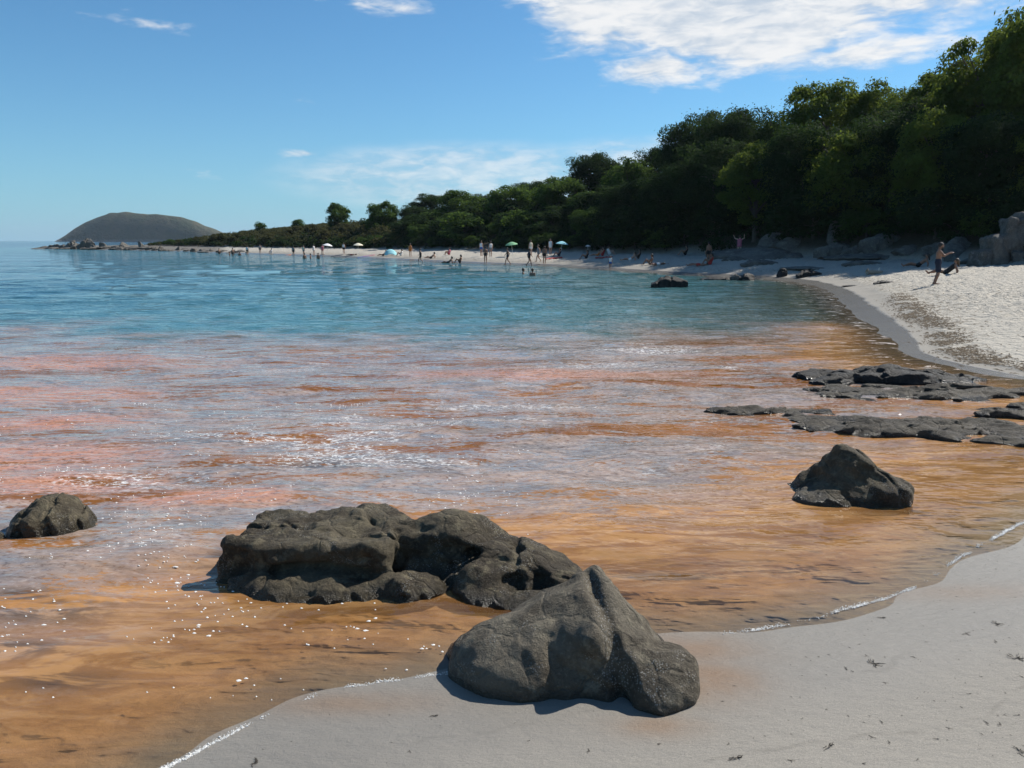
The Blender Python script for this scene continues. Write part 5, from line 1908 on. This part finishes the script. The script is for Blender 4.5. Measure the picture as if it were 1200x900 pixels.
ring = np.stack([fx[:, None] + np.cos(ang) * R_ * st, fy[:, None] + np.sin(ang) * R_, np.repeat(zf[:, None], k, 1) - .003], -1)
topc = np.stack([fx, fy, zf + .004], -1)[:, None, :]
V = np.concatenate([ring, topc], 1).reshape(-1, 3)
b = (np.arange(m) * (k + 1))[:, None]
T = np.concatenate([b + np.array([[i, (i + 1) % k, k]]) for i in range(k)])
link('foam_flecks', mesh_np('foam_flecks', V, T), M_foam, kind='stuff', label='white flecks of foam drifting on the orange water', cat='foam')

# foam bubbles along the waterline, their white also standing in for its bright glint
seg = shore[(shore[:, 1] > 2.4) & (shore[:, 1] < 7.2) & (shore[:, 0] > -2.6) & (shore[:, 0] < 5.2)]
cum = np.concatenate([[0], np.cumsum(np.hypot(*np.diff(seg, axis=0).T))])
n = 26000
t = rng.uniform(0, cum[-1], n)
bx, by = np.interp(t, cum, seg[:, 0]), np.interp(t, cum, seg[:, 1])
wgt = np.clip(.22 + 1.3 * perlin(t * 1.3, t * 0) + .6 * perlin(t * 7, t * 0), 0, 1)
ok = rng.random(n) < wgt
bx, by, t = bx[ok], by[ok], t[ok]
off = np.abs(rng.normal(0.0, .014, len(bx))) * rng.choice([1, 1, 1, -.4], len(bx)) + .02 * perlin(t * 5, t * 0 + 3)
bx, by = bx + off * -.3, by + off
sz = np.abs(rng.normal(0, .0018, len(bx))) + .0014
zb = np.maximum(ground(bx, by), water_z(bx, by)) + sz * .2
oc = np.array([(1, 0, 0), (0, 1, 0), (-1, 0, 0), (0, -1, 0), (0, 0, 1), (0, 0, -.5)], float)
V = (np.stack([bx, by, zb], -1)[:, None, :] + oc[None] * sz[:, None, None]).reshape(-1, 3)
b = (np.arange(len(bx)) * 6)[:, None]
T = np.concatenate([b + np.array([[i, (i + 1) % 4, 4]]) for i in range(4)] + [b + np.array([[(i + 1) % 4, i, 5]]) for i in range(4)])
link('foam_glint_edge', mesh_np('foam_glint_edge', V, T), M_foam, kind='stuff', label='thin white line of bubbles and modelled-in glint along the near waterline', cat='foam')

# ------------------------------------------------------------------ sea air
bx0, bx1, by0, by1, bz0, bz1 = -3500, 3500, -950, 32000, -6, 95
V = [(x, y, z) for x in (bx0, bx1) for y in (by0, by1) for z in (bz0, bz1)]
me = bpy.data.meshes.new('haze')
me.from_pydata(V, [], [(0, 1, 3, 2), (4, 6, 7, 5), (0, 4, 5, 1), (2, 3, 7, 6), (0, 2, 6, 4), (1, 5, 7, 3)])
m, s = material('sea air')
pv = s.node('ShaderNodeVolumePrincipled')
pv.inputs['Color'].default_value = (0.72, 0.86, 1.0, 1)
pv.inputs['Density'].default_value = 0.00007
pv.inputs['Anisotropy'].default_value = 0.2
o = s.node('ShaderNodeOutputMaterial')
s.t.links.new(pv.outputs[0], o.inputs['Volume'])
link('haze', me, m, kind='stuff', label='thin blue sea haze lying over the whole bay', cat='haze')
